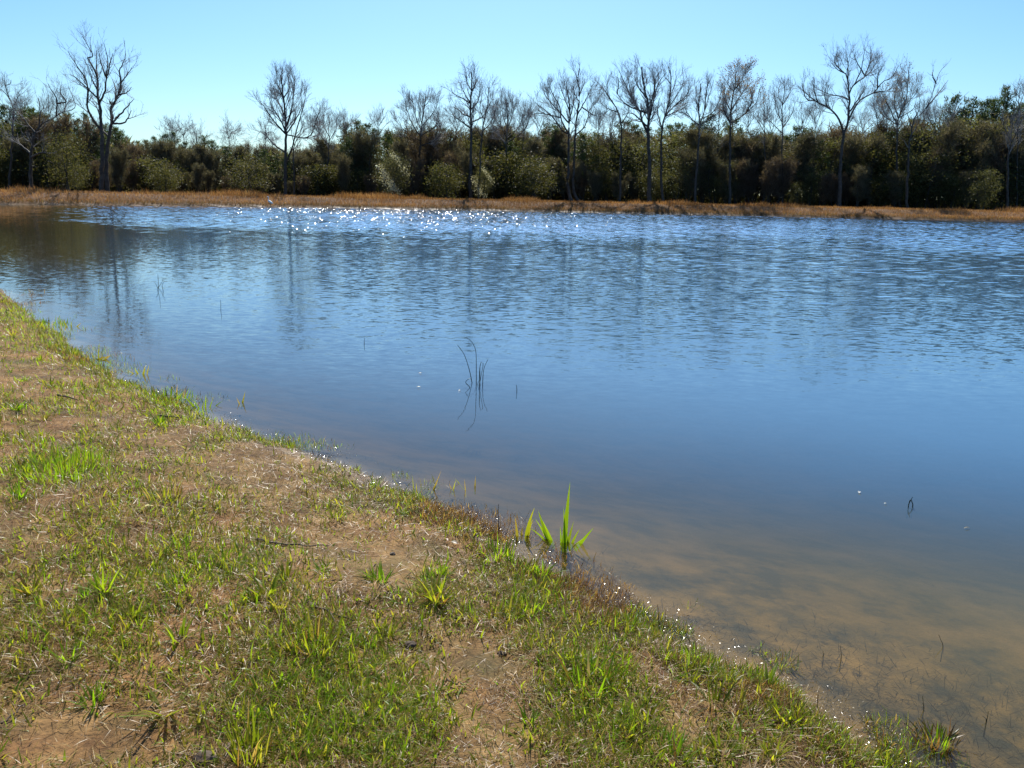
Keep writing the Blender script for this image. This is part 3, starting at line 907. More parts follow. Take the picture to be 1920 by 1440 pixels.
# right group
bare_tree('narrow broom of bare stems right of the broadest vase shaped tree', 119, (1304, 380),
          z3((72, 860), (85, 700), (96, 510), (90, 420), (100, 290)),
          [z3((95, 520), (50, 490), (20, 440), (15, 400)), z3((96, 510), (125, 440), (145, 370), (175, 270)), z3((98, 500), (160, 460), (205, 390), (220, 300)), z3((92, 430), (75, 370), (80, 310)), z3((140, 390), (135, 320), (140, 270)), z3((150, 470), (230, 430), (245, 380))], 0.21, 0.95)
bare_tree('bare tree with tan buds and tall oval crown above the low wood', 121, (1369, 380),
          z3((265, 860), (266, 700), (268, 530), (275, 400), (290, 330), (302, 220)),
          [z3((268, 500), (232, 440), (225, 380)), z3((270, 515), (355, 455), (410, 400), (440, 305)), z3((275, 430), (335, 345), (395, 275)), z3((285, 350), (255, 290), (262, 240)), z3((290, 330), (335, 270), (340, 220)), z3((272, 460), (240, 380), (235, 300)), z3((360, 450), (390, 390), (385, 340))], 0.23, 1.3, (0.55, (0.20, 0.13, 0.06)))
bare_tree('wispy thin bare tree right of the tan budded tree', 125, (1432, 380),
          z3((462, 860), (462, 700), (460, 550), (456, 440), (462, 350)), [z3((460, 560), (420, 500), (400, 470)), z3((458, 500), (485, 440), (485, 370)), z3((457, 460), (435, 400), (440, 360))], 0.12, 1.0)
bare_tree('slim upright bare tree between the wispy one and the great spreading tree', 124, (1467, 380),
          z3((560, 860), (560, 700), (560, 560), (560, 450), (572, 305)),
          [z3((560, 520), (525, 440), (520, 360)), z3((560, 540), (610, 470), (635, 390)), z3((563, 420), (540, 360), (540, 310)), z3((565, 400), (600, 350), (605, 310)), z3((560, 560), (500, 510), (480, 480))], 0.16, 1.15)
bare_tree('great spreading bare tree with forked trunk, the largest on the right', 118, (1575, 384),
          z3((884, 850), (890, 720), (908, 570), (930, 500), (936, 400), (936, 310), (918, 235)),
          [z3((908, 570), (872, 480), (820, 425), (750, 390), (685, 335), (645, 298)), z3((935, 490), (990, 392), (1080, 335), (1120, 285), (1180, 250), (1212, 195)), z3((936, 330), (982, 262), (1010, 185), (1022, 100)),
           z3((918, 235), (872, 212), (830, 165)), z3((936, 400), (892, 362), (825, 350), (760, 320)), z3((925, 255), (930, 180), (922, 110)), z3((975, 270), (1050, 230), (1090, 170)), z3((750, 390), (700, 380), (670, 300)), z3((760, 393), (740, 330), (730, 270)),
           z3((872, 212), (855, 170), (870, 110)), z3((1100, 310), (1100, 240), (1130, 180)), z3((1000, 200), (970, 150), (975, 110)), z3((1010, 190), (1060, 150), (1070, 120)), z3((820, 425), (800, 350), (810, 280)), z3((1080, 335), (1150, 330), (1190, 300)),
           z3((940, 440), (1000, 360), (1040, 300))], 0.32, 1.0)
bare_tree('fuzzy tan bare tree behind the right limb of the great spreading tree', 126, (1690, 384),
          z3((1205, 860), (1205, 700), (1210, 500), (1255, 390), (1272, 215)),
          [z3((1208, 520), (1155, 410), (1110, 330)), z3((1215, 490), (1190, 400), (1200, 310)), z3((1250, 400), (1300, 360), (1325, 310)), z3((1265, 300), (1245, 250), (1250, 210)), z3((1210, 510), (1130, 470), (1095, 420)), z3((1240, 420), (1235, 340), (1220, 300)), z3((1220, 480), (1290, 440), (1310, 400))], 0.19, 1.35, (0.3, (0.17, 0.12, 0.06)))
bare_tree('bare tree split into two bent stems leaning right, near the right pines', 119, (1702, 386),
          z3((1262, 880), (1270, 700), (1280, 590), (1300, 490), (1330, 440)),
          [z3((1300, 490), (1340, 462), (1390, 390), (1420, 295), (1450, 220), (1492, 178)), z3((1395, 385), (1450, 330), (1492, 270)), z3((1330, 440), (1335, 380), (1320, 320)), z3((1290, 530), (1270, 480), (1260, 440)), z3((1425, 290), (1405, 240), (1410, 215))], 0.23, 0.6, lens=0.75)
bare_tree('bare tree top just above the pines at the right edge', 124, (1908, 392),
          z3((1880, 860), (1885, 600), (1890, 420), (1897, 315)), [z3((1890, 430), (1875, 370), (1880, 330)), z3((1891, 410), (1915, 360), (1915, 320))], 0.14, 1.1)
bare_tree('dark bare trunk standing among brush at the far right', 116, (1890, 392),
          z3((1830, 760), (1840, 640), (1860, 510)), [z3((1840, 640), (1880, 560), (1900, 500)), z3((1845, 600), (1810, 540), (1800, 480))], 0.2, 0.9)


# thin bare trees at the back, hard to tell apart
for px, ty in ((90, 178), (118, 182), (42, 186), (593, 236), (640, 228), (712, 222), (826, 226), (858, 214), (922, 212), (985, 214), (1012, 224), (1122, 222), (1146, 230), (1345, 200), (1400, 214),
               (1446, 222), (1506, 216), (1528, 206), (1618, 218), (1645, 196), (1662, 188), (1728, 190), (1752, 204), (1772, 214), (500, 262), (430, 262), (345, 250)):
    lm = []
    for k in range(6):
        sx, f = RNG.choice((-1, 1)), RNG.uniform(0.25, 0.8)
        y0 = 260 + (ty - 260) * f * 0.8
        sp_ = RNG.uniform(10, 26) * (1.2 - f)
        lm.append([(px, y0), (px + sx * sp_ * 0.55, y0 - 14), (px + sx * sp_, y0 - RNG.uniform(22, 36) * min(1, (260 - ty) / 50))])
    bare_tree('thin wispy bare tree at the back of the wood, only its top showing', 130 + RNG.uniform(0, 8), (px, 380), [(px, 330), (px + RNG.normal(0, 2), 260), (px + RNG.normal(0, 4), ty)], lm, 0.11, 0.9,
              group='thin bare trees at the back of the wood')

# ------------------------------------------------------------------ the wood: pines, brush, leafy trees (a mesh per kind, copied)
def clump_cloud(n_clumps, per, rx, rz, zc, cl_r, hollow=0.35):
    u = unit(RNG.normal(0, 1, (n_clumps, 3))) * RNG.uniform(hollow, 1, (n_clumps, 1)) ** 0.6
    cc = u * np.array([rx, rx, rz]) + np.array([0, 0, zc])
    cc[:, 0:2] *= 1 + 0.25 * RNG.normal(0, 1, (n_clumps, 1))
    p = np.repeat(cc, per, 0) + RNG.normal(0, 1, (n_clumps * per, 3)) * np.repeat(RNG.uniform(0.6, 1.3, n_clumps), per)[:, None] * cl_r
    return p, np.repeat(np.arange(n_clumps), per)


def slivers(base, d, ln, wd, col):
    n = len(base)
    s = unit(np.cross(d, unit(RNG.normal(0, 1, (n, 3))))) * (wd / 2)[:, None]
    V = np.stack([base - s, base + s, base + d * ln[:, None]], 1)
    return V.reshape(-1, 3), np.arange(3 * n).reshape(n, 3), np.repeat(col, 3, 0)


def trunk_mesh(name, h, r, lean=0.3, stems=1, limbs=14):
    Ps = []
    for s in range(stems):
        top = np.array([RNG.normal(0, lean * (1 + 0.8 * (stems > 1))), RNG.normal(0, lean), h])
        b0 = np.array([RNG.normal(0, 0.25), RNG.normal(0, 0.25), -0.3]) if stems > 1 else np.array([0, 0, -0.3])
        m = (b0 + top) / 2 + RNG.normal(0, 0.2, 3)
        Ps.append(resample([b0, m, top], 10))
    Ps = np.array(Ps)
    Rs = np.repeat(np.linspace(r, r * 0.25, 10)[None], stems, 0)
    P1, R1 = grow(Ps, Rs, limbs / max(h * stems, 1), h * 0.15, h * 0.32, 0.6, 1.2, 0.3, 5, t0=0.3, rmin=0.02)
    V, Q = join_tubes([tubes(Ps, Rs, 6), tubes(P1, R1, 4)])
    return mesh_np(name, V, quads=Q, smooth=True), (Ps, Rs, P1, R1)


PINEC = np.array([(0.030, 0.056, 0.020), (0.045, 0.075, 0.026), (0.06, 0.088, 0.030), (0.08, 0.098, 0.036)])
OLIVE = np.array([(0.065, 0.068, 0.022), (0.085, 0.082, 0.028), (0.05, 0.058, 0.02), (0.11, 0.10, 0.04)])
EVERG = np.array([(0.068, 0.076, 0.030), (0.09, 0.094, 0.038), (0.115, 0.11, 0.048)])
BRUSH = np.array([(0.13, 0.115, 0.08), (0.16, 0.14, 0.10), (0.10, 0.09, 0.06), (0.125, 0.105, 0.076), (0.20, 0.175, 0.125), (0.10, 0.105, 0.05)])
RUST = np.array([(0.135, 0.10, 0.075), (0.11, 0.08, 0.06), (0.16, 0.125, 0.095)])


def make_pine(h):
    tm, _ = trunk_mesh('pine_trunk', h * 0.97, 0.16, 0.25, 1, 10)
    B, Dn = [], []
    z = h * 0.34
    while z < h * 0.99:
        f = (z - h * 0.34) / (h * 0.66)
        rad = h * 0.17 * (1 - f) ** 0.7 * RNG.uniform(0.6, 1.2) + 0.35
        for k in range(RNG.integers(3, 6)):
            a = RNG.uniform(0, 6.28)
            m = max(2, int(rad / 0.5))
            for s in np.linspace(0.35, 1, m):
                if RNG.random() < 0.16:
                    continue
                c = np.array([math.cos(a) * rad * s, math.sin(a) * rad * s, z + rad * s * (0.25 + 0.35 * f) + RNG.normal(0, 0.1)])
                q = 26
                d = unit(RNG.normal(0, 1, (q, 3)) + np.array([math.cos(a) * 0.5, math.sin(a) * 0.5, 0.8]))
                B.append(np.repeat(c[None], q, 0) + RNG.normal(0, 0.16, (q, 3))); Dn.append(d)
        z += RNG.uniform(0.3, 0.6)
    for k in range(3):
        c = np.array([RNG.normal(0, 0.1), RNG.normal(0, 0.1), h * 0.985 + k * 0.12])
        B.append(np.repeat(c[None], 14, 0)); Dn.append(unit(RNG.normal(0, 0.6, (14, 3)) + (0, 0, 1)))
    B, Dn = np.concatenate(B), np.concatenate(Dn)
    n = len(B)
    v, t, c = slivers(B, Dn, RNG.uniform(0.25, 0.5, n), RNG.uniform(0.05, 0.10, n), pick(PINEC, n, 0.3))
    return tm, mesh_np('pine_needles', v, t, cols=c), MAT_NEEDLE


def make_brush(h, pal, stems=4):
    tm, (Ps, Rs, P1, R1) = trunk_mesh('brush_stems', h * 0.85, 0.07, h * 0.12, stems, 30)
    P2, R2 = grow(np.concatenate([resample(p, 5)[None] for p in Ps]), Rs[:, ::2], 6, h * 0.12, h * 0.3, 0.3, 0.9, 0.6, 5, t0=0.15, rmin=0.02)
    A = np.concatenate([P1, P2])
    P3, R3 = grow(A, np.full(A.shape[:2], 0.03), 8, 0.5, 1.4, 0.3, 1.0, 0.5, 4, t0=0.1, rmin=0.014)
    n3 = len(P3)
    v1, q1 = tubes(P3, R3, 3)
    c1 = np.repeat(pick(pal, n3, 0.25), 12, 0)
    b_ = P3[:, RNG.integers(1, 4, 3)].reshape(-1, 3) if False else np.concatenate([P3[:, 1], P3[:, 2], P3[:, 3], P3[:, 2]])
    n = len(b_)
    d = unit(RNG.normal(0, 0.8, (n, 3)) + (0, 0, 0.7))
    v, t, c = slivers(b_, d, RNG.uniform(0.3, 0.8, n), RNG.uniform(0.03, 0.06, n), pick(pal, n, 0.3))
    return tm, mesh_np('brush_crown', np.concatenate([v1, v]), t + len(v1), q1, np.concatenate([c1, c])), MAT_BRUSH


def make_leafy(h, pal, extra=None, wide=0.34, cl=0.42):
    tm, (Ps, Rs, P1, R1) = trunk_mesh('leafy_trunk', h * 0.8, 0.1, h * 0.06, 2, 16)
    P2, _ = grow(P1, R1, 2.5, 0.6, 1.4, 0.4, 1.0, 0.4, 4, t0=0.2)
    p, _ = clump_cloud(120, 40, h * wide, h * 0.47, h * 0.52, cl)
    tips = np.repeat(P2[:, -1], 14, 0)
    p = np.concatenate([p, tips + RNG.normal(0, 0.3, tips.shape)])
    p = p[p[:, 2] > 0.15]
    n = len(p)
    c = pick(pal, n, 0.3)
    if extra is not None:
        k = vnoise(p[:, 0] * 0.9 + 5, p[:, 2] * 0.9 + p[:, 1], 5) > extra[0]
        c[k] = pick(np.array([extra[1]]), int(k.sum()), 0.2)
    v, q, cc = leaf_quads(p, RNG.uniform(0.10, 0.26, n), c)
    return tm, mesh_np('leafy_crown', v, quads=q, cols=cc), MAT_LEAF


PINES = [(h, *make_pine(h)) for h in (9.0, 10.5, 12.0)]
BRUSHES = [(h, *make_brush(h, p, s)) for h, p, s in ((8.0, BRUSH, 4), (9.0, BRUSH, 5), (7.5, RUST, 4), (10.0, BRUSH, 3))]
LEAFY = [(h, *make_leafy(h, p, None, w)) for h, p, w in ((7.0, OLIVE, 0.36), (9.0, EVERG, 0.30), (5.0, OLIVE, 0.42), (8.5, OLIVE, 0.28))]
BLOSSOM = [(5.5, *make_leafy(5.5, OLIVE * 0.9 + 0.02, (0.60, (0.50, 0.49, 0.45)), 0.36))]

SKY_X = [-400, 0, 100, 180, 230, 270, 330, 400, 450, 500, 580, 620, 650, 700, 730, 780, 830, 870, 940, 1000, 1080, 1130, 1180, 1230, 1270, 1340, 1390, 1440, 1500, 1560, 1600, 1660, 1720, 1780, 1800, 1850, 1920, 2400]
SKY_Y = [215, 216, 212, 232, 242, 266, 262, 266, 272, 274, 278, 272, 240, 240, 248, 236, 248, 236, 243, 243, 243, 256, 224, 236, 230, 232, 245, 250, 243, 250, 246, 232, 222, 206, 194, 192, 190, 190]


def wood_tree(kind, name, label, group, px, Dd, h, rz=None, squash=None):
    hh, tm, cm, mat = kind
    b0 = at_depth(px, 380, Dd)
    p = (b0[0], Dd, float(terrain(b0[0], Dd)[0]))
    t_ = thing(name, label, 'tree', p, group, RNG.uniform(0, 6.28) if rz is None else rz)
    s = h / hh
    w = s * RNG.uniform(1.0, 1.5) if squash is None else s * squash
    t_.scale = (w, w, s)
    obj('trunk', tm, MAT_BARK, t_)
    obj('crown', cm, mat, t_)
    return t_


def sky_h(px, Dd):
    p = at_depth(px, float(np.interp(px, SKY_X, SKY_Y)), Dd)
    return p[2] - float(terrain(p[0], Dd)[0])


L_PINE = 'dark green pine in the wood behind the far bank'
L_BRUSH = 'grey brown leafless thicket tree in the wood behind the far bank'
L_RUST = 'reddish brown leafless thicket tree in the wood behind the far bank'
L_OLIVE = 'olive green leafy tree in the wood behind the far bank'
L_EVER = 'dark evergreen broadleaf tree in the wood behind the far bank'
G_P, G_B, G_R, G_O, G_E = 'pines of the wood', 'leafless thicket trees of the wood', 'reddish thicket trees of the wood', 'olive trees of the wood', 'dark evergreens of the wood'


def depth_of(px, row):
    return np.interp(px, [-300, 0, 250, 500, 800, 1920, 2200], [92, 99, 104, 114, 119, 121, 121]) + row + 9


# back row: sets the skyline
px = -170.0
while px < 2090:
    Dd = depth_of(px, RNG.uniform(16, 24))
    h = sky_h(px, Dd) * RNG.uniform(0.95, 1.05)
    piney = (px < 330) or (640 < px < 730) or (1160 < px < 1290) or px > 1760 or RNG.random() < 0.62
    if piney:
        wood_tree(PINES[RNG.integers(3)], 'pine_tree', L_PINE, G_P, px, Dd, h * RNG.uniform(0.9, 1.12), squash=RNG.uniform(0.8, 1.2))
    else:
        wood_tree(BRUSHES[RNG.integers(4)] if RNG.random() < 0.7 else LEAFY[1], 'thicket_tree', L_BRUSH, G_B, px, Dd, h)
    px += RNG.uniform(15, 25)
# middle row
px = -160.0
while px < 2080:
    Dd = depth_of(px, RNG.uniform(8, 15))
    h = sky_h(px, Dd) * RNG.uniform(0.78, 1.0)
    u = RNG.random()
    if u < 0.5:
        k = RNG.integers(4)
        wood_tree(BRUSHES[k], 'thicket_tree', L_RUST if k == 2 else L_BRUSH, G_R if k == 2 else G_B, px, Dd, h)
    elif u < 0.64:
        wood_tree(LEAFY[1], 'evergreen_tree', L_EVER, G_E, px, Dd, h)
    elif u < 0.8 and px > 600:
        wood_tree(LEAFY[3], 'leafy_tree', L_OLIVE, G_O, px, Dd, h)
    else:
        wood_tree(PINES[RNG.integers(3)], 'pine_tree', L_PINE, G_P, px, Dd, h)
    px += RNG.uniform(18, 29)
# front row: lower brush at the edge of the bank
px = -150.0
while px < 2070:
    Dd = depth_of(px, RNG.uniform(2, 6))
    h = sky_h(px, Dd) * RNG.uniform(0.30, 0.72)
    u = RNG.random()
    if u < 0.64:
        k = RNG.integers(4)
        wood_tree(BRUSHES[k], 'thicket_tree', L_RUST if k == 2 else L_BRUSH, G_R if k == 2 else G_B, px, Dd, h, squash=h / BRUSHES[k][0] * 0 + 1.0)
    elif u < 0.8:
        wood_tree(LEAFY[1], 'evergreen_tree', L_EVER, G_E, px, Dd, h)
    else:
        wood_tree(LEAFY[2 if RNG.random() < 0.4 else 0], 'leafy_tree', L_OLIVE, G_O, px, Dd, h)
    px += RNG.uniform(19, 32)
# undergrowth deep in the wood, closing the gaps between the stems
n = 64000
wxp = RNG.uniform(-190, 2120, n)
wd_ = depth_of(wxp, RNG.uniform(14, 34, n))
hx_ = np.interp(wxp, SKY_X, SKY_Y)
base_ = np.array([at_depth(a_, h_, d_) for a_, h_, d_ in zip(wxp, hx_, wd_)])
hz_ = (base_[:, 2] - 1.3) * RNG.random(n) ** 1.25 * 0.86 + 1.2
lowk = RNG.random(n) < 0.4
hz_ = np.where(lowk, RNG.uniform(0.9, 2.8, n), hz_)
cc = pick(np.concatenate([BRUSH * 1.1, EVERG * 1.3]), n, 0.3)
v, t, c = slivers(np.stack([base_[:, 0], wd_, hz_], -1), unit(RNG.normal(0, 0.7, (n, 3)) + (0, 0, 0.5)), RNG.uniform(0.6, 1.7, n), RNG.uniform(0.15, 0.5, n), cc)
tag(obj('undergrowth', mesh_np('undergrowth', v, t, cols=c), MAT_BRUSH), kind='stuff', label='dark tangled undergrowth deep inside the wood beyond the far bank', cat='undergrowth')
# ones the photo sets apart
wood_tree(LEAFY[0], 'leafy_tree', 'bright olive leafy tree at the bank beside the tallest jagged bare tree', None, 130, 106.0, 7.34, squash=1.0)
wood_tree(LEAFY[0], 'leafy_tree', 'round yellow green bush left of the lone round crowned bare tree', None, 470, 119.0, 5.83)
wood_tree(LEAFY[2], 'leafy_tree', 'low pale green bush between the left trees and the lone tree', None, 312, 113.0, 3.67)
wood_tree(BLOSSOM[0], 'blossom_tree', 'small tree with white blossom left of the straight dark trunk', None, 738, 122.5, 6.4, squash=0.95)
wood_tree(BLOSSOM[0], 'blossom_tree', 'small white flecked tree just right of the straight dark trunk', None, 905, 123.5, 4.6, squash=0.8)
wood_tree(LEAFY[2], 'leafy_tree', 'low round olive bush below and right of the white blossom', None, 835, 122.0, 5.4, squash=1.1)
wood_tree(LEAFY[0], 'leafy_tree', 'yellow green leafy tree in the middle of the wood edge', None, 1000, 125.0, 6.48)
wood_tree(LEAFY[1], 'leafy_tree', 'dark green round bush near the right end of the bank', None, 1845, 124.0, 6.48)

# ------------------------------------------------------------------ egret at the far waterline
def skin_body(name, pts, edges, rad, mat, parent, sub=2):
    me = bpy.data.meshes.new(name)
    me.from_pydata([tuple(p) for p in pts], edges, [])
    o = obj(name, me, mat, parent)
    sk = o.modifiers.new('skin', 'SKIN')
    for i, r_ in enumerate(rad):
        me.skin_vertices[0].data[i].radius = (r_, r_) if np.isscalar(r_) else r_
    me.skin_vertices[0].data[0].use_root = True
    s = o.modifiers.new('smooth', 'SUBSURF'); s.levels = s.render_levels = sub
    return o


def plain(name, c, rough=0.6):
    m, nt_, N_, L_, b_ = new_mat(name)
    n_ = nt_.nodes.new('ShaderNodeTexNoise'); n_.inputs['Scale'].default_value = 14
    r_ = nt_.nodes.new('ShaderNodeValToRGB')
    r_.color_ramp.elements[0].color = (*[v * 0.8 for v in c], 1)
    r_.color_ramp.elements[1].color = (*[min(v * 1.15, 0.95) for v in c], 1)
    nt_.links.new(n_.outputs['Fac'], r_.inputs[0])
    nt_.links.new(r_.outputs[0], b_.inputs['Base Color'])
    b_.inputs['Roughness'].default_value = rough
    return m


ep = at(506.5, 388.5, 0.0)
ey = float(far_y(ep[0])) - 0.25
eg = thing('egret', 'white egret standing at the waterline of the far bank', 'bird', (ep[0] * ey / ep[1], ey, 0.0), rz=R(-20))
eg.scale = (1.3, 1.3, 1.3)
M_WHITE = plain('white_feathers', (0.93, 0.93, 0.92))
M_DARKLEG = plain('dark_leg_skin', (0.05, 0.05, 0.045))
M_BEAK = plain('yellow_beak', (0.5, 0.33, 0.05))
skin_body('body', [(0.0, 0, 0.50), (0.18, 0, 0.42), (0.33, 0, 0.33), (-0.10, 0, 0.58), (-0.17, 0, 0.68), (-0.12, 0, 0.80), (-0.14, 0, 0.93), (-0.22, 0, 0.98), (-0.29, 0, 0.965)],
          [(0, 1), (1, 2), (0, 3), (3, 4), (4, 5), (5, 6), (6, 7), (7, 8)], [0.11, 0.10, 0.03, 0.075, 0.04, 0.033, 0.033, 0.042, 0.022], M_WHITE, eg)
for s in (-1, 1):
    skin_body('leg', [(0.05, 0.035 * s, 0.42), (0.07, 0.035 * s, 0.22), (0.05, 0.035 * s, -0.02)], [(0, 1), (1, 2)], [0.016, 0.013, 0.011], M_DARKLEG, eg, 1)
skin_body('beak', [(-0.29, 0, 0.963), (-0.36, 0, 0.952), (-0.42, 0, 0.94)], [(0, 1), (1, 2)], [0.016, 0.011, 0.003], M_BEAK, eg, 1)


# ------------------------------------------------------------------ individual plants
def tuft_parts(n, l0, l1, w0, w1, lean0, lean1, curl0, curl1, pal, spread=0.04, seg=5, dead=0.15):
    a = RNG.uniform(0, 2 * math.pi, n)
    rr = spread * np.sqrt(RNG.random(n))
    root = np.stack([rr * np.cos(a), rr * np.sin(a), np.full(n, -0.01)], -1)
    az = a + RNG.normal(0, 0.5, n)
    c = pick(pal, n)
    k = RNG.random(n) < dead
    c[k] = pick(STRAWS, int(k.sum()))
    return blades(root, az, RNG.uniform(l0, l1, n), RNG.uniform(w0, w1, n), RNG.uniform(lean0, lean1, n), RNG.uniform(curl0, curl1, n), c, seg)


def land_tuft(name, label, px, py, parts, cat='grass tuft', mat=None):
    p = ground_at(px, py)
    o = blade_obj(name, parts, mat or MAT_GRASS, None, tuple(p))
    return tag(o, label, cat)


T = tuft_parts
land_tuft('grass_tuft', 'large splayed green tuft alone on bare soil left of the water blades', 818, 1125, [T(46, .10, .21, .008, .014, .1, 1.0, .1, .6, GREENS, .05), T(16, .10, .2, .004, .006, .5, 1.3, 0, .4, STRAWS, .05)])
land_tuft('grass_tuft', 'big clump of long bright blades leaning right near the shore', 1110, 1290, [T(40, .09, .19, .009, .015, .1, .9, .1, .6, BRIGHT, .09), T(30, .06, .12, .004, .008, .2, 1.1, .1, .6, GREENS, .12)])
land_tuft('grass_tuft', 'bright green rosette of broad blades at the bottom edge, right of centre', 1262, 1432, [T(38, .06, .13, .010, .015, .2, 1.1, .1, .5, BRIGHT, .03)])
land_tuft('grass_tuft', 'dark shaded broad leaved tuft close to the waterline at lower right', 1475, 1350, [T(42, .07, .13, .010, .016, .1, 1.0, .2, .7, GREENS, .05)])
land_tuft('grass_tuft', 'dense bright green clump on the water edge left of the tall water blades', 935, 1045, [T(90, .05, .15, .007, .013, .0, .8, .1, .6, BRIGHT, .09)])
land_tuft('grass_tuft', 'vivid green patch of grass at the left edge', 120, 885, [T(260, .06, .14, .005, .010, .0, .5, .1, .5, BRIGHT, .28, 3, .03)])
land_tuft('weed_rosette', 'sprawling weed with long dark leaves on the bare dirt at lower left', 310, 1335, [T(20, .09, .19, .010, .018, .7, 1.45, .0, .3, GREENS, .02), T(10, .06, .14, .003, .005, 1.1, 1.5, 0, .2, STRAWS, .03)], 'weed')
land_tuft('grass_tuft', 'small bright rosette above the large splayed tuft, beside the shore', 903, 1078, [T(26, .04, .08, .006, .010, .2, 1.1, .1, .5, BRIGHT, .03)])
land_tuft('dry_tuft', 'reddish brown dried tuft beside the dark shaded tuft', 1385, 1352, [T(130, .05, .13, .002, .004, .4, 1.4, .1, .7, np.array([(.22, .11, .07), (.28, .16, .09), (.16, .08, .05)]), .08)], 'dead grass', MAT_STRAW)
land_tuft('grass_tuft', 'small tuft with dark shadow on bare soil at the bottom centre', 1003, 1385, [T(34, .06, .12, .005, .009, .1, 1.2, .1, .6, GREENS, .04)])
land_tuft('grass_tuft', 'tall upright tuft at the bottom left of centre', 470, 1425, [T(60, .10, .21, .005, .010, .0, .5, .1, .6, GREENS, .06)])
land_tuft('grass_tuft', 'thick tuft of long green blades in the lower centre', 590, 1215, [T(80, .09, .18, .007, .012, .0, .8, .1, .7, GREENS, .10)])
land_tuft('grass_tuft', 'low bright tuft right of the bare sandy spot in the middle bank', 1000, 1150, [T(60, .05, .11, .006, .011, .1, 1.0, .1, .6, BRIGHT, .05)])
land_tuft('grass_tuft', 'bright tuft on the bank crest just before the far left waterline', 90, 612, [T(140, .08, .16, .010, .018, .0, .7, .1, .6, BRIGHT, .35, 3)])
land_tuft('grass_tuft', 'bright green tuft at the shoreline below the leaning twin blades', 310, 750, [T(90, .06, .14, .010, .016, .0, .8, .1, .6, BRIGHT, .25, 3)])
land_tuft('weed_rosette', 'broad leaved weed by the orange tipped grass at left', 60, 1110, [T(22, .08, .15, .009, .015, .4, 1.3, .1, .4, GREENS, .03)], 'weed')
land_tuft('grass_tuft', 'pale bleached straw tuft in the upper left grass', 150, 925, [T(26, .10, .2, .004, .007, .5, 1.2, .1, .5, np.array([(.5, .43, .3), (.42, .34, .22)]), .04)], 'dead grass', MAT_STRAW)
land_tuft('grass_tuft', 'light green tuft beside the pale dead leaf', 310, 935, [T(60, .07, .15, .005, .009, .0, .8, .1, .7, GREENS, .09)])


# tall blades standing in the water: hand placed ------------------------------------
def water_blades(name, label, specs, col=BRIGHT, cat='water plant', mat=None, group=None, flare=1.0):
    """specs: (base px, base py, tip px, tip py, width m, curl) in photo pixels; blades rise from the water plane"""
    b0 = at(specs[0][0], specs[0][1])
    parts = []
    for bx, by, tx, ty, w, cu in specs:
        p = at(bx, by)
        q = at_depth(tx, ty, p[1] + RNG.uniform(-0.04, 0.04))
        d = q - p
        L_ = np.linalg.norm(d)
        az = math.atan2(d[1], d[0]) if abs(d[0]) > 1e-4 else 0
        lean = math.acos(max(-1, min(1, d[2] / L_)))
        parts.append(blades((p - b0 + (0, 0, -0.06 * math.cos(lean)))[None], np.array([az]), np.array([L_ * (1 + 0.04 * abs(cu)) + 0.06]), np.array([w * (1.1 if col is BRIGHT and w > 0.012 else 1.5)]), np.array([lean - cu / 2]),
                            np.array([cu]), pick(col, 1) * 0.75, 7, colt=pick(col, 1) * np.array([[1.15, 1.0, 1.0]]) if col is BRIGHT or RNG.random() < 0.6 else np.array([[0.30, 0.19, 0.06]]), wvec=np.array([[d[2] / L_, RNG.uniform(-0.5, 0.5), -d[0] / L_]]), shape=flare))
    o = blade_obj(name, parts, mat or MAT_GRASS, None, tuple(b0))
    return tag(o, label, cat, group)


water_blades('water_plant', 'tallest bright green blades rising from the water beside the shore',
             [(1057, 1018, 1068, 903, .034, .05), (1062, 1018, 1072, 978, .02, .1), (1066, 1016, 1064, 995, .016, .2), (1079, 1018, 1103, 988, .024, .1), (1036, 1012, 1016, 958, .03, -.15), (1033, 1010, 1012, 972, .012, .2), (1054, 1016, 1052, 985, .014, 0), (1040, 1013, 1024, 975, .022, .1), (1060, 1019, 1058, 950, .016, .05), (1068, 1018, 1080, 992, .018, .3), (1030, 1012, 1006, 990, .010, .5), (1071, 1019, 1088, 1004, .014, .4)])
water_blades('water_plant', 'slim dark green pair of blades left of the tallest water blades',
             [(971, 1006, 967, 966, .014, .15), (975, 1006, 978, 988, .012, .1), (985, 1004, 999, 950, .018, .3), (988, 1004, 996, 972, .014, .3)], GREENS)
water_blades('water_plant', 'small row of sprouts in the water off the middle shore',
             [(755, 912, 744, 898, .008, 0), (757, 912, 763, 904, .008, .3), (776, 915, 774, 890, .006, .1), (782, 917, 781, 903, .006, 0), (793, 912, 790, 898, .006, 0), (808, 917, 818, 893, .010, .2), (810, 918, 823, 880, .006, .1)], GREENS)
water_blades('water_plant', 'scattered thin sprouts farther out, right of the small row of sprouts',
             [(848, 914, 852, 898, .008, .2), (851, 914, 846, 903, .007, 0), (874, 918, 872, 896, .006, 0), (890, 912, 891, 892, .010, 0), (870, 908, 862, 898, .006, .2)], GREENS)
water_blades('water_plant', 'green clump in the water at the bend of the left shore',
             [(372, 765, 352, 742, .020, .2), (378, 766, 366, 748, .02, .2), (384, 764, 385, 738, .018, 0), (390, 764, 396, 746, .014, .2), (376, 766, 380, 750, .02, 0), (397, 762, 409, 752, .01, .3)], BRIGHT)
water_blades('water_plant', 'single V shaped pair of leaning twin blades off the left shore',
             [(452, 755, 457, 733, .014, .05), (453, 757, 447, 744, .012, 0), (453, 757, 456, 764, .006, .1)], GREENS)
water_blades('water_plant', 'short green blades by the left shore, farther than the bend clump',
             [(262, 700, 256, 690, .018, .2), (266, 701, 270, 684, .018, 0), (273, 701, 277, 682, .014, 0), (258, 700, 248, 694, .014, .2)], GREENS)
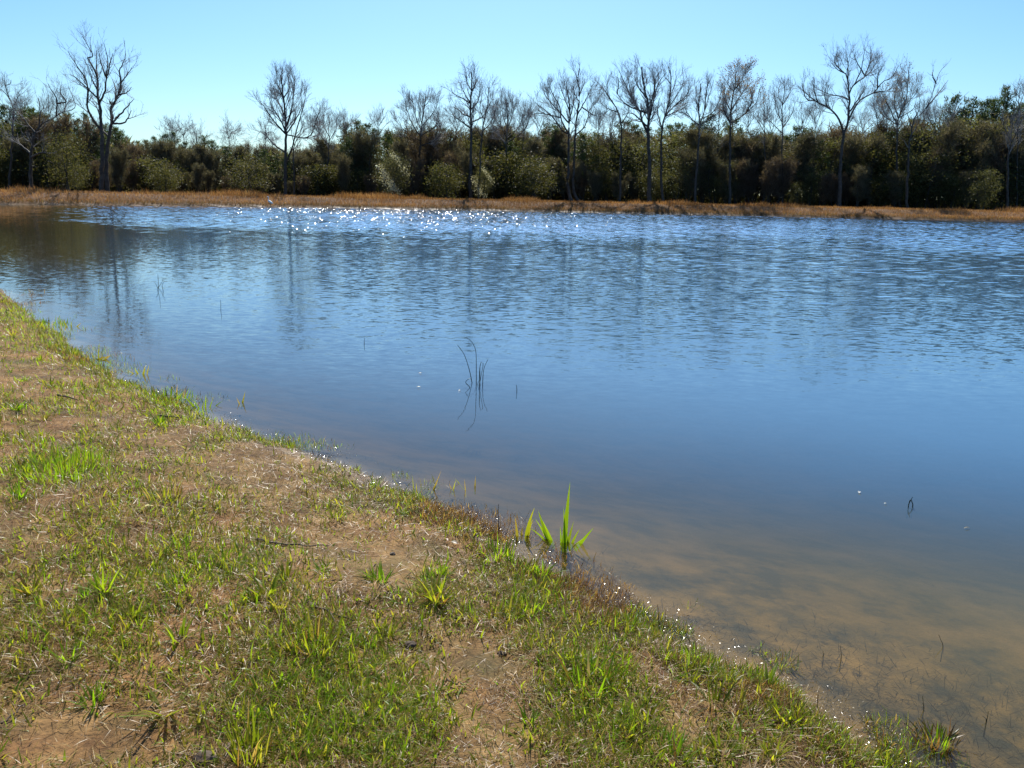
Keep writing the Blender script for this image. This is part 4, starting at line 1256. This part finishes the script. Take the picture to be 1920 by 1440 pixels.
water_blades('water_plant', 'tiny blades with a pale shoot in the water farther up the left shore',
             [(178, 672, 172, 656, .014, 0), (183, 672, 185, 642, .010, .1), (190, 674, 200, 666, .02, .2), (176, 674, 196, 668, .02, .2)], GREENS)
water_blades('water_plant', 'thin blades standing in the water nearest the left edge',
             [(130, 612, 119, 597, .016, 0), (134, 612, 133, 602, .014, .2), (141, 612, 148, 605, .016, .2), (126, 613, 122, 603, .012, 0)], GREENS)

DARKSTEM = np.array([(0.035, 0.05, 0.03), (0.045, 0.055, 0.03)])
M_STEM = leaf_mat('dark_reed_stem', 0.1, 0.4, 0.5, (0.03, 0.045, 0.03))
M_TWIGWET = bark_mat('wet_brown_twig', (0.05, 0.032, 0.02), (0.14, 0.09, 0.055), 20)


def reed(name, label, lines, rad=0.004, cat='reed', mat=None):
    b0 = at(*lines[0][0])
    Ps, Rs = [], []
    for ln in lines:
        p0 = at(*ln[0])
        pts = [p0 + (0, 0, -0.08)] + [at_depth(px, py, p0[1]) for px, py in ln[1:]] if len(ln) > 1 else []
        pts.insert(1, p0 + (0, 0, 0.001))
        Ps.append(resample(pts, 18)); Rs.append(np.linspace(rad, rad * 0.45, 18))
    V, Q = tubes(np.array(Ps), np.array(Rs), 6)
    o = obj(name, mesh_np(name, V - b0, quads=Q, smooth=True), mat or M_STEM, None, tuple(b0))
    return tag(o, label, cat)


reed('reed_clump', 'clump of thin curved reed stems standing alone in open water',
     [[(885, 718), (879, 690), (870, 664), (858, 647)], [(893, 722), (893, 690), (892, 658), (884, 640), (873, 633)], [(900, 724), (899, 700), (901, 682), (904, 678), (906, 684), (903, 700), (900, 716)],
      [(905, 722), (906, 700), (909, 686), (915, 674)], [(881, 727), (873, 717), (880, 710), (884, 712)], [(899, 724), (900, 708), (900, 692)], [(896, 722), (897, 716), (899, 712)]], 0.0055)
reed('reed', 'single short reed stem right of the curved reed clump', [[(969, 735), (969, 728), (968, 722)]], 0.006)
reed('bent_reed', 'lone bent stem folded into a narrow loop on open water at right', [[(1703, 951), (1705, 943), (1709, 936), (1711, 932)], [(1711, 951), (1711, 944), (1707, 937), (1703, 948)]], 0.005, 'stem')
reed('twig', 'faint branching twig poking from the water at left beyond the shore', [[(296, 545), (297, 530), (296, 514)], [(297, 540), (303, 530), (306, 524)], [(297, 545), (293, 534), (290, 530)], [(306, 545), (304, 534), (308, 528)]], 0.006, 'twig')
reed('reed', 'short faint stem in open water right of the branching twig', [[(414, 582), (414, 570), (413, 562)]], 0.005)
reed('reed', 'tiny stem in open water far left of the curved reed clump', [[(683, 645), (683, 638), (684, 634)]], 0.006)
reed('seed_reed', 'thin stalk with brown seed head at the water edge by the bright clump', [[(936, 1010), (935, 985), (934, 960), (935, 945)]], 0.004, 'stalk', M_TWIGWET)
reed('dead_reed', 'dark dead stalk on the shore at the pebbly right bend', [[(1236, 1180), (1235, 1160), (1233, 1134)]], 0.003, 'stalk', M_TWIGWET)
reed('dead_reed', 'short dark stalk at the waterline near the shaded tuft', [[(1532, 1330), (1533, 1315), (1534, 1302)]], 0.003, 'stalk', M_TWIGWET)
reed('reed', 'thin leaning stem in the shallows at right middle', [[(1768, 1212), (1764, 1200), (1760, 1190)]], 0.0022)
reed('reed', 'upright stem in the shallows above the brown weed clump', [[(1732, 1330), (1731, 1318), (1730, 1305)]], 0.0022)
reed('reed', 'leaning stem in shallows farther right than the brown weed clump', [[(1850, 1352), (1852, 1342), (1853, 1334)], [(1849, 1352), (1846, 1345), (1842, 1343)]], 0.0022)
reed('reed', 'thin double stem in the shallows left of the right middle leaning stem', [[(1577, 1236), (1577, 1222), (1575, 1210)], [(1544, 1228), (1543, 1224), (1543, 1220)]], 0.0022)


def water_clump(name, label, px, py, parts, cat='water weed', mat=None):
    p = at(px, py, -0.01)
    return tag(blade_obj(name, parts, mat or MAT_GRASS, None, tuple(p)), label, cat)


WEEDY = np.array([(.10, .09, .03), (.14, .075, .035), (.08, .10, .02), (.17, .10, .05)])
water_clump('weed_clump', 'brown and green weed clump at the waterline in the bottom right', 1757, 1392, [T(110, .04, .10, .006, .011, .0, 1.2, .1, .7, WEEDY, .07), T(25, .05, .09, .006, .010, .0, .9, .1, .5, BRIGHT, .04)])
water_clump('water_weed', 'low glinting sprouts in the shallows right of the sandy shore', 1470, 1243, [T(22, .03, .07, .004, .008, .0, .9, .1, .5, GREENS, .05)])
water_clump('water_weed', 'few wet sprouts over a dark weed patch near the tall water blades', 1292, 1138, [T(14, .03, .06, .004, .007, .0, .9, .1, .5, GREENS, .05)])
water_clump('water_weed', 'reddish wet weeds glinting at the shore above the middle bank', 592, 862, [T(120, .03, .09, .003, .007, .1, 1.2, .1, .8, WEEDY, .13, 3)])
water_clump('water_weed', 'reddish weeds in the water between the left tuft and the bend clump', 335, 740, [T(40, .05, .12, .005, .009, .5, 1.3, .1, .6, WEEDY, .13, 3)])

# submerged weed beds: uncountable
parts = []
for px, py, n, sp in ((1290, 1145, 200, .16), (1570, 1165, 260, .24), (1600, 1240, 400, .32), (1790, 1270, 300, .28), (1560, 1270, 300, .22), (1500, 1265, 160, .14), (1840, 1350, 300, .24), (1750, 1400, 260, .22),
                      (860, 935, 200, .22), (800, 930, 160, .2), (1090, 1040, 160, .2), (660, 840, 200, .4), (480, 800, 160, .4), (1680, 1330, 240, .2), (1900, 1260, 200, .25), (1400, 1200, 120, .2)):
    p = at(px, py)
    n = int(n * 0.5)
    a = RNG.normal(0, sp, (n, 2)) * (1, 0.7)
    x, y = p[0] + a[:, 0], p[1] + a[:, 1]
    z = terrain(x, y)[0]
    k = z < -0.015
    x, y, z = x[k], y[k], z[k]
    m = len(x)
    ln = np.minimum(RNG.uniform(.03, .085, m), -z * 1.6)
    parts.append(blades(np.stack([x, y, z], -1), RNG.uniform(0, 6.28, m), ln, RNG.uniform(.0015, .004, m), RNG.uniform(1.0, 1.4, m), RNG.uniform(-.2, .15, m), pick(np.array([(.035, .04, .02), (.025, .03, .02), (.06, .05, .022)]), m), 4))
tag(blade_obj('underwater_weeds', parts, MAT_BRUSH), kind='stuff', label='dark weeds growing on the shallow bed under the water', cat='weeds')


# ------------------------------------------------------------------ sticks, leaves, clods
def stick(label, a, b_, r_=0.006, bend=0.02, name='stick', fork=None):
    A, B = ground_at(*a) + (0, 0, r_ + 0.008), ground_at(*b_) + (0, 0, r_ + 0.008)
    Pn = resample([A, (A + B) / 2 + (RNG.normal(0, bend), RNG.normal(0, bend), 0.008), B], 14)
    Pn[1:-1] += RNG.normal(0, 0.003, (12, 3))
    Ps, Rs = [Pn], [np.linspace(r_, r_ * 0.4, 14)]
    if fork:
        F = ground_at(*fork) + (0, 0, 0.02)
        Ps.append(resample([Pn[6], (Pn[6] + F) / 2 + (0, 0, 0.01), F], 14)); Rs.append(np.linspace(r_ * 0.6, r_ * 0.25, 14))
    V, Q = tubes(np.array(Ps), np.array(Rs), 7)
    o = obj(name, mesh_np(name, V - A, quads=Q, smooth=True), M_TWIGWET, None, tuple(A))
    return tag(o, label, 'stick')


stick('long thin brown stick lying level across the middle bank', (480, 1016), (618, 1028), 0.007)
stick('forked brown stick with splayed ends lying left of the large splayed tuft', (578, 1135), (662, 1170), 0.008, 0.01, fork=(632, 1182))
stick('short stick lying on the bare ground at the bottom centre', (834, 1281), (875, 1288), 0.004)
stick('brown stick lying on the upper left bank near the shore', (297, 783), (342, 787), 0.010)
stick('thin twig lying on grass on the upper left bank', (108, 744), (148, 755), 0.010)
stick('reddish stalk lying on the dirt at the lower left edge', (4, 1362), (42, 1330), 0.004)


def dead_leaf(label, px, py, L_, W, col, az, tilt=0.25, water=False):
    p = at(px, py, 0.006) if water else ground_at(px, py) + (0, 0, 0.02)
    s = np.linspace(0, 1, 9)
    w = W * np.sin(math.pi * s ** 0.8) ** 0.8 * 0.5
    zc = 0.12 * L_ * np.sin(s * 3.1)
    V = np.concatenate([np.stack([s * L_ - L_ / 2, -w, zc + w * 0.4], -1), np.stack([s * L_ - L_ / 2, 0 * w, zc], -1), np.stack([s * L_ - L_ / 2, w, zc + w * 0.4], -1)])
    Q = [(i, i + 1, i + 10, i + 9) for i in range(8)] + [(i + 9, i + 10, i + 19, i + 18) for i in range(8)]
    V = V @ np.array(Matrix.Rotation(tilt, 3, 'X')).T
    cols = np.tile(np.array(col), (len(V), 1)) * (0.85 + 0.3 * RNG.random((len(V), 1)))
    o = obj('dead_leaf', mesh_np('dead_leaf', V, quads=Q, cols=cols, smooth=True), MAT_STRAW, None, tuple(p))
    o.rotation_euler.z = az
    return tag(o, label, 'leaf')


dead_leaf('white bleached dead leaf in grass at left, brightest spot on the bank', 278, 957, .06, .03, (.72, .68, .6), .5, -0.5)
dead_leaf('pale curled dead leaf on soil above the small bright rosette', 852, 1024, .05, .02, (.6, .54, .44), 2.6, -0.3)
dead_leaf('pinkish dry leaf left of the pale curled one, near the water edge', 836, 1018, .045, .014, (.5, .36, .28), 2.2)
dead_leaf('pale folded dead leaf at the foot of the bright leaning clump', 1070, 1266, .04, .022, (.55, .46, .34), .3, -0.3)
dead_leaf('tan dead leaf low in the grass at the bottom left of centre', 435, 1405, .045, .016, (.45, .32, .26), 1.2)
dead_leaf('small yellowish leaf floating on open water at right', 1813, 990, .045, .008, (.35, .27, .13), .2, 0.0, True)
dead_leaf('tiny bright leaf fragment floating left of the bent stem', 1611, 923, .03, .02, (.7, .68, .62), .9, 0.1, True)
dead_leaf('tiny pale fleck floating between bright fragment and bent stem', 1660, 944, .02, .012, (.6, .58, .5), .2, 0.1, True)
dead_leaf('small pale leaf floating left of the curved reed clump', 785, 726, .05, .018, (.65, .6, .5), .2, 0.1, True)
dead_leaf('tiny leaf floating above the other pale floating leaf', 788, 700, .045, .016, (.5, .4, .3), .4, 0.1, True)
dead_leaf('tiny leaf floating just left of the reed clump base', 862, 732, .035, .013, (.6, .55, .45), .9, 0.1, True)


def clod(label, px, py, rad, seed):
    p = ground_at(px, py)
    import bmesh
    bm = bmesh.new()
    bmesh.ops.create_icosphere(bm, subdivisions=3, radius=rad)
    for v in bm.verts:
        c = v.co.normalized()
        f = 0.75 + 0.5 * float(fbm(np.array(c.x * 2.2 + seed), np.array(c.y * 2.2 + c.z * 1.7), seed, 3))
        v.co = Vector((c.x * 1.25, c.y, c.z * 0.75)) * rad * f
    me = bpy.data.meshes.new('soil_clod'); bm.to_mesh(me); bm.free()
    return tag(obj('soil_clod', me, M_CLOD, None, (p[0], p[1], p[2] + rad * 0.25)), label, 'clod')


M_CLOD = bark_mat('dark_damp_clod', (0.04, 0.025, 0.016), (0.11, 0.07, 0.042), 30)
clod('dark round soil clod on bare ground left of the sandy spot', 768, 1212, .022, 3)
clod('dark soil clod right of the sandy spot below the shore grass', 941, 1228, .017, 5)
clod('reddish clod in the grey sandy patch of the middle bank', 736, 1040, .014, 8)
clod('dark lump of earth at the grassy end of the bare lower left dirt', 385, 1428, .03, 9)
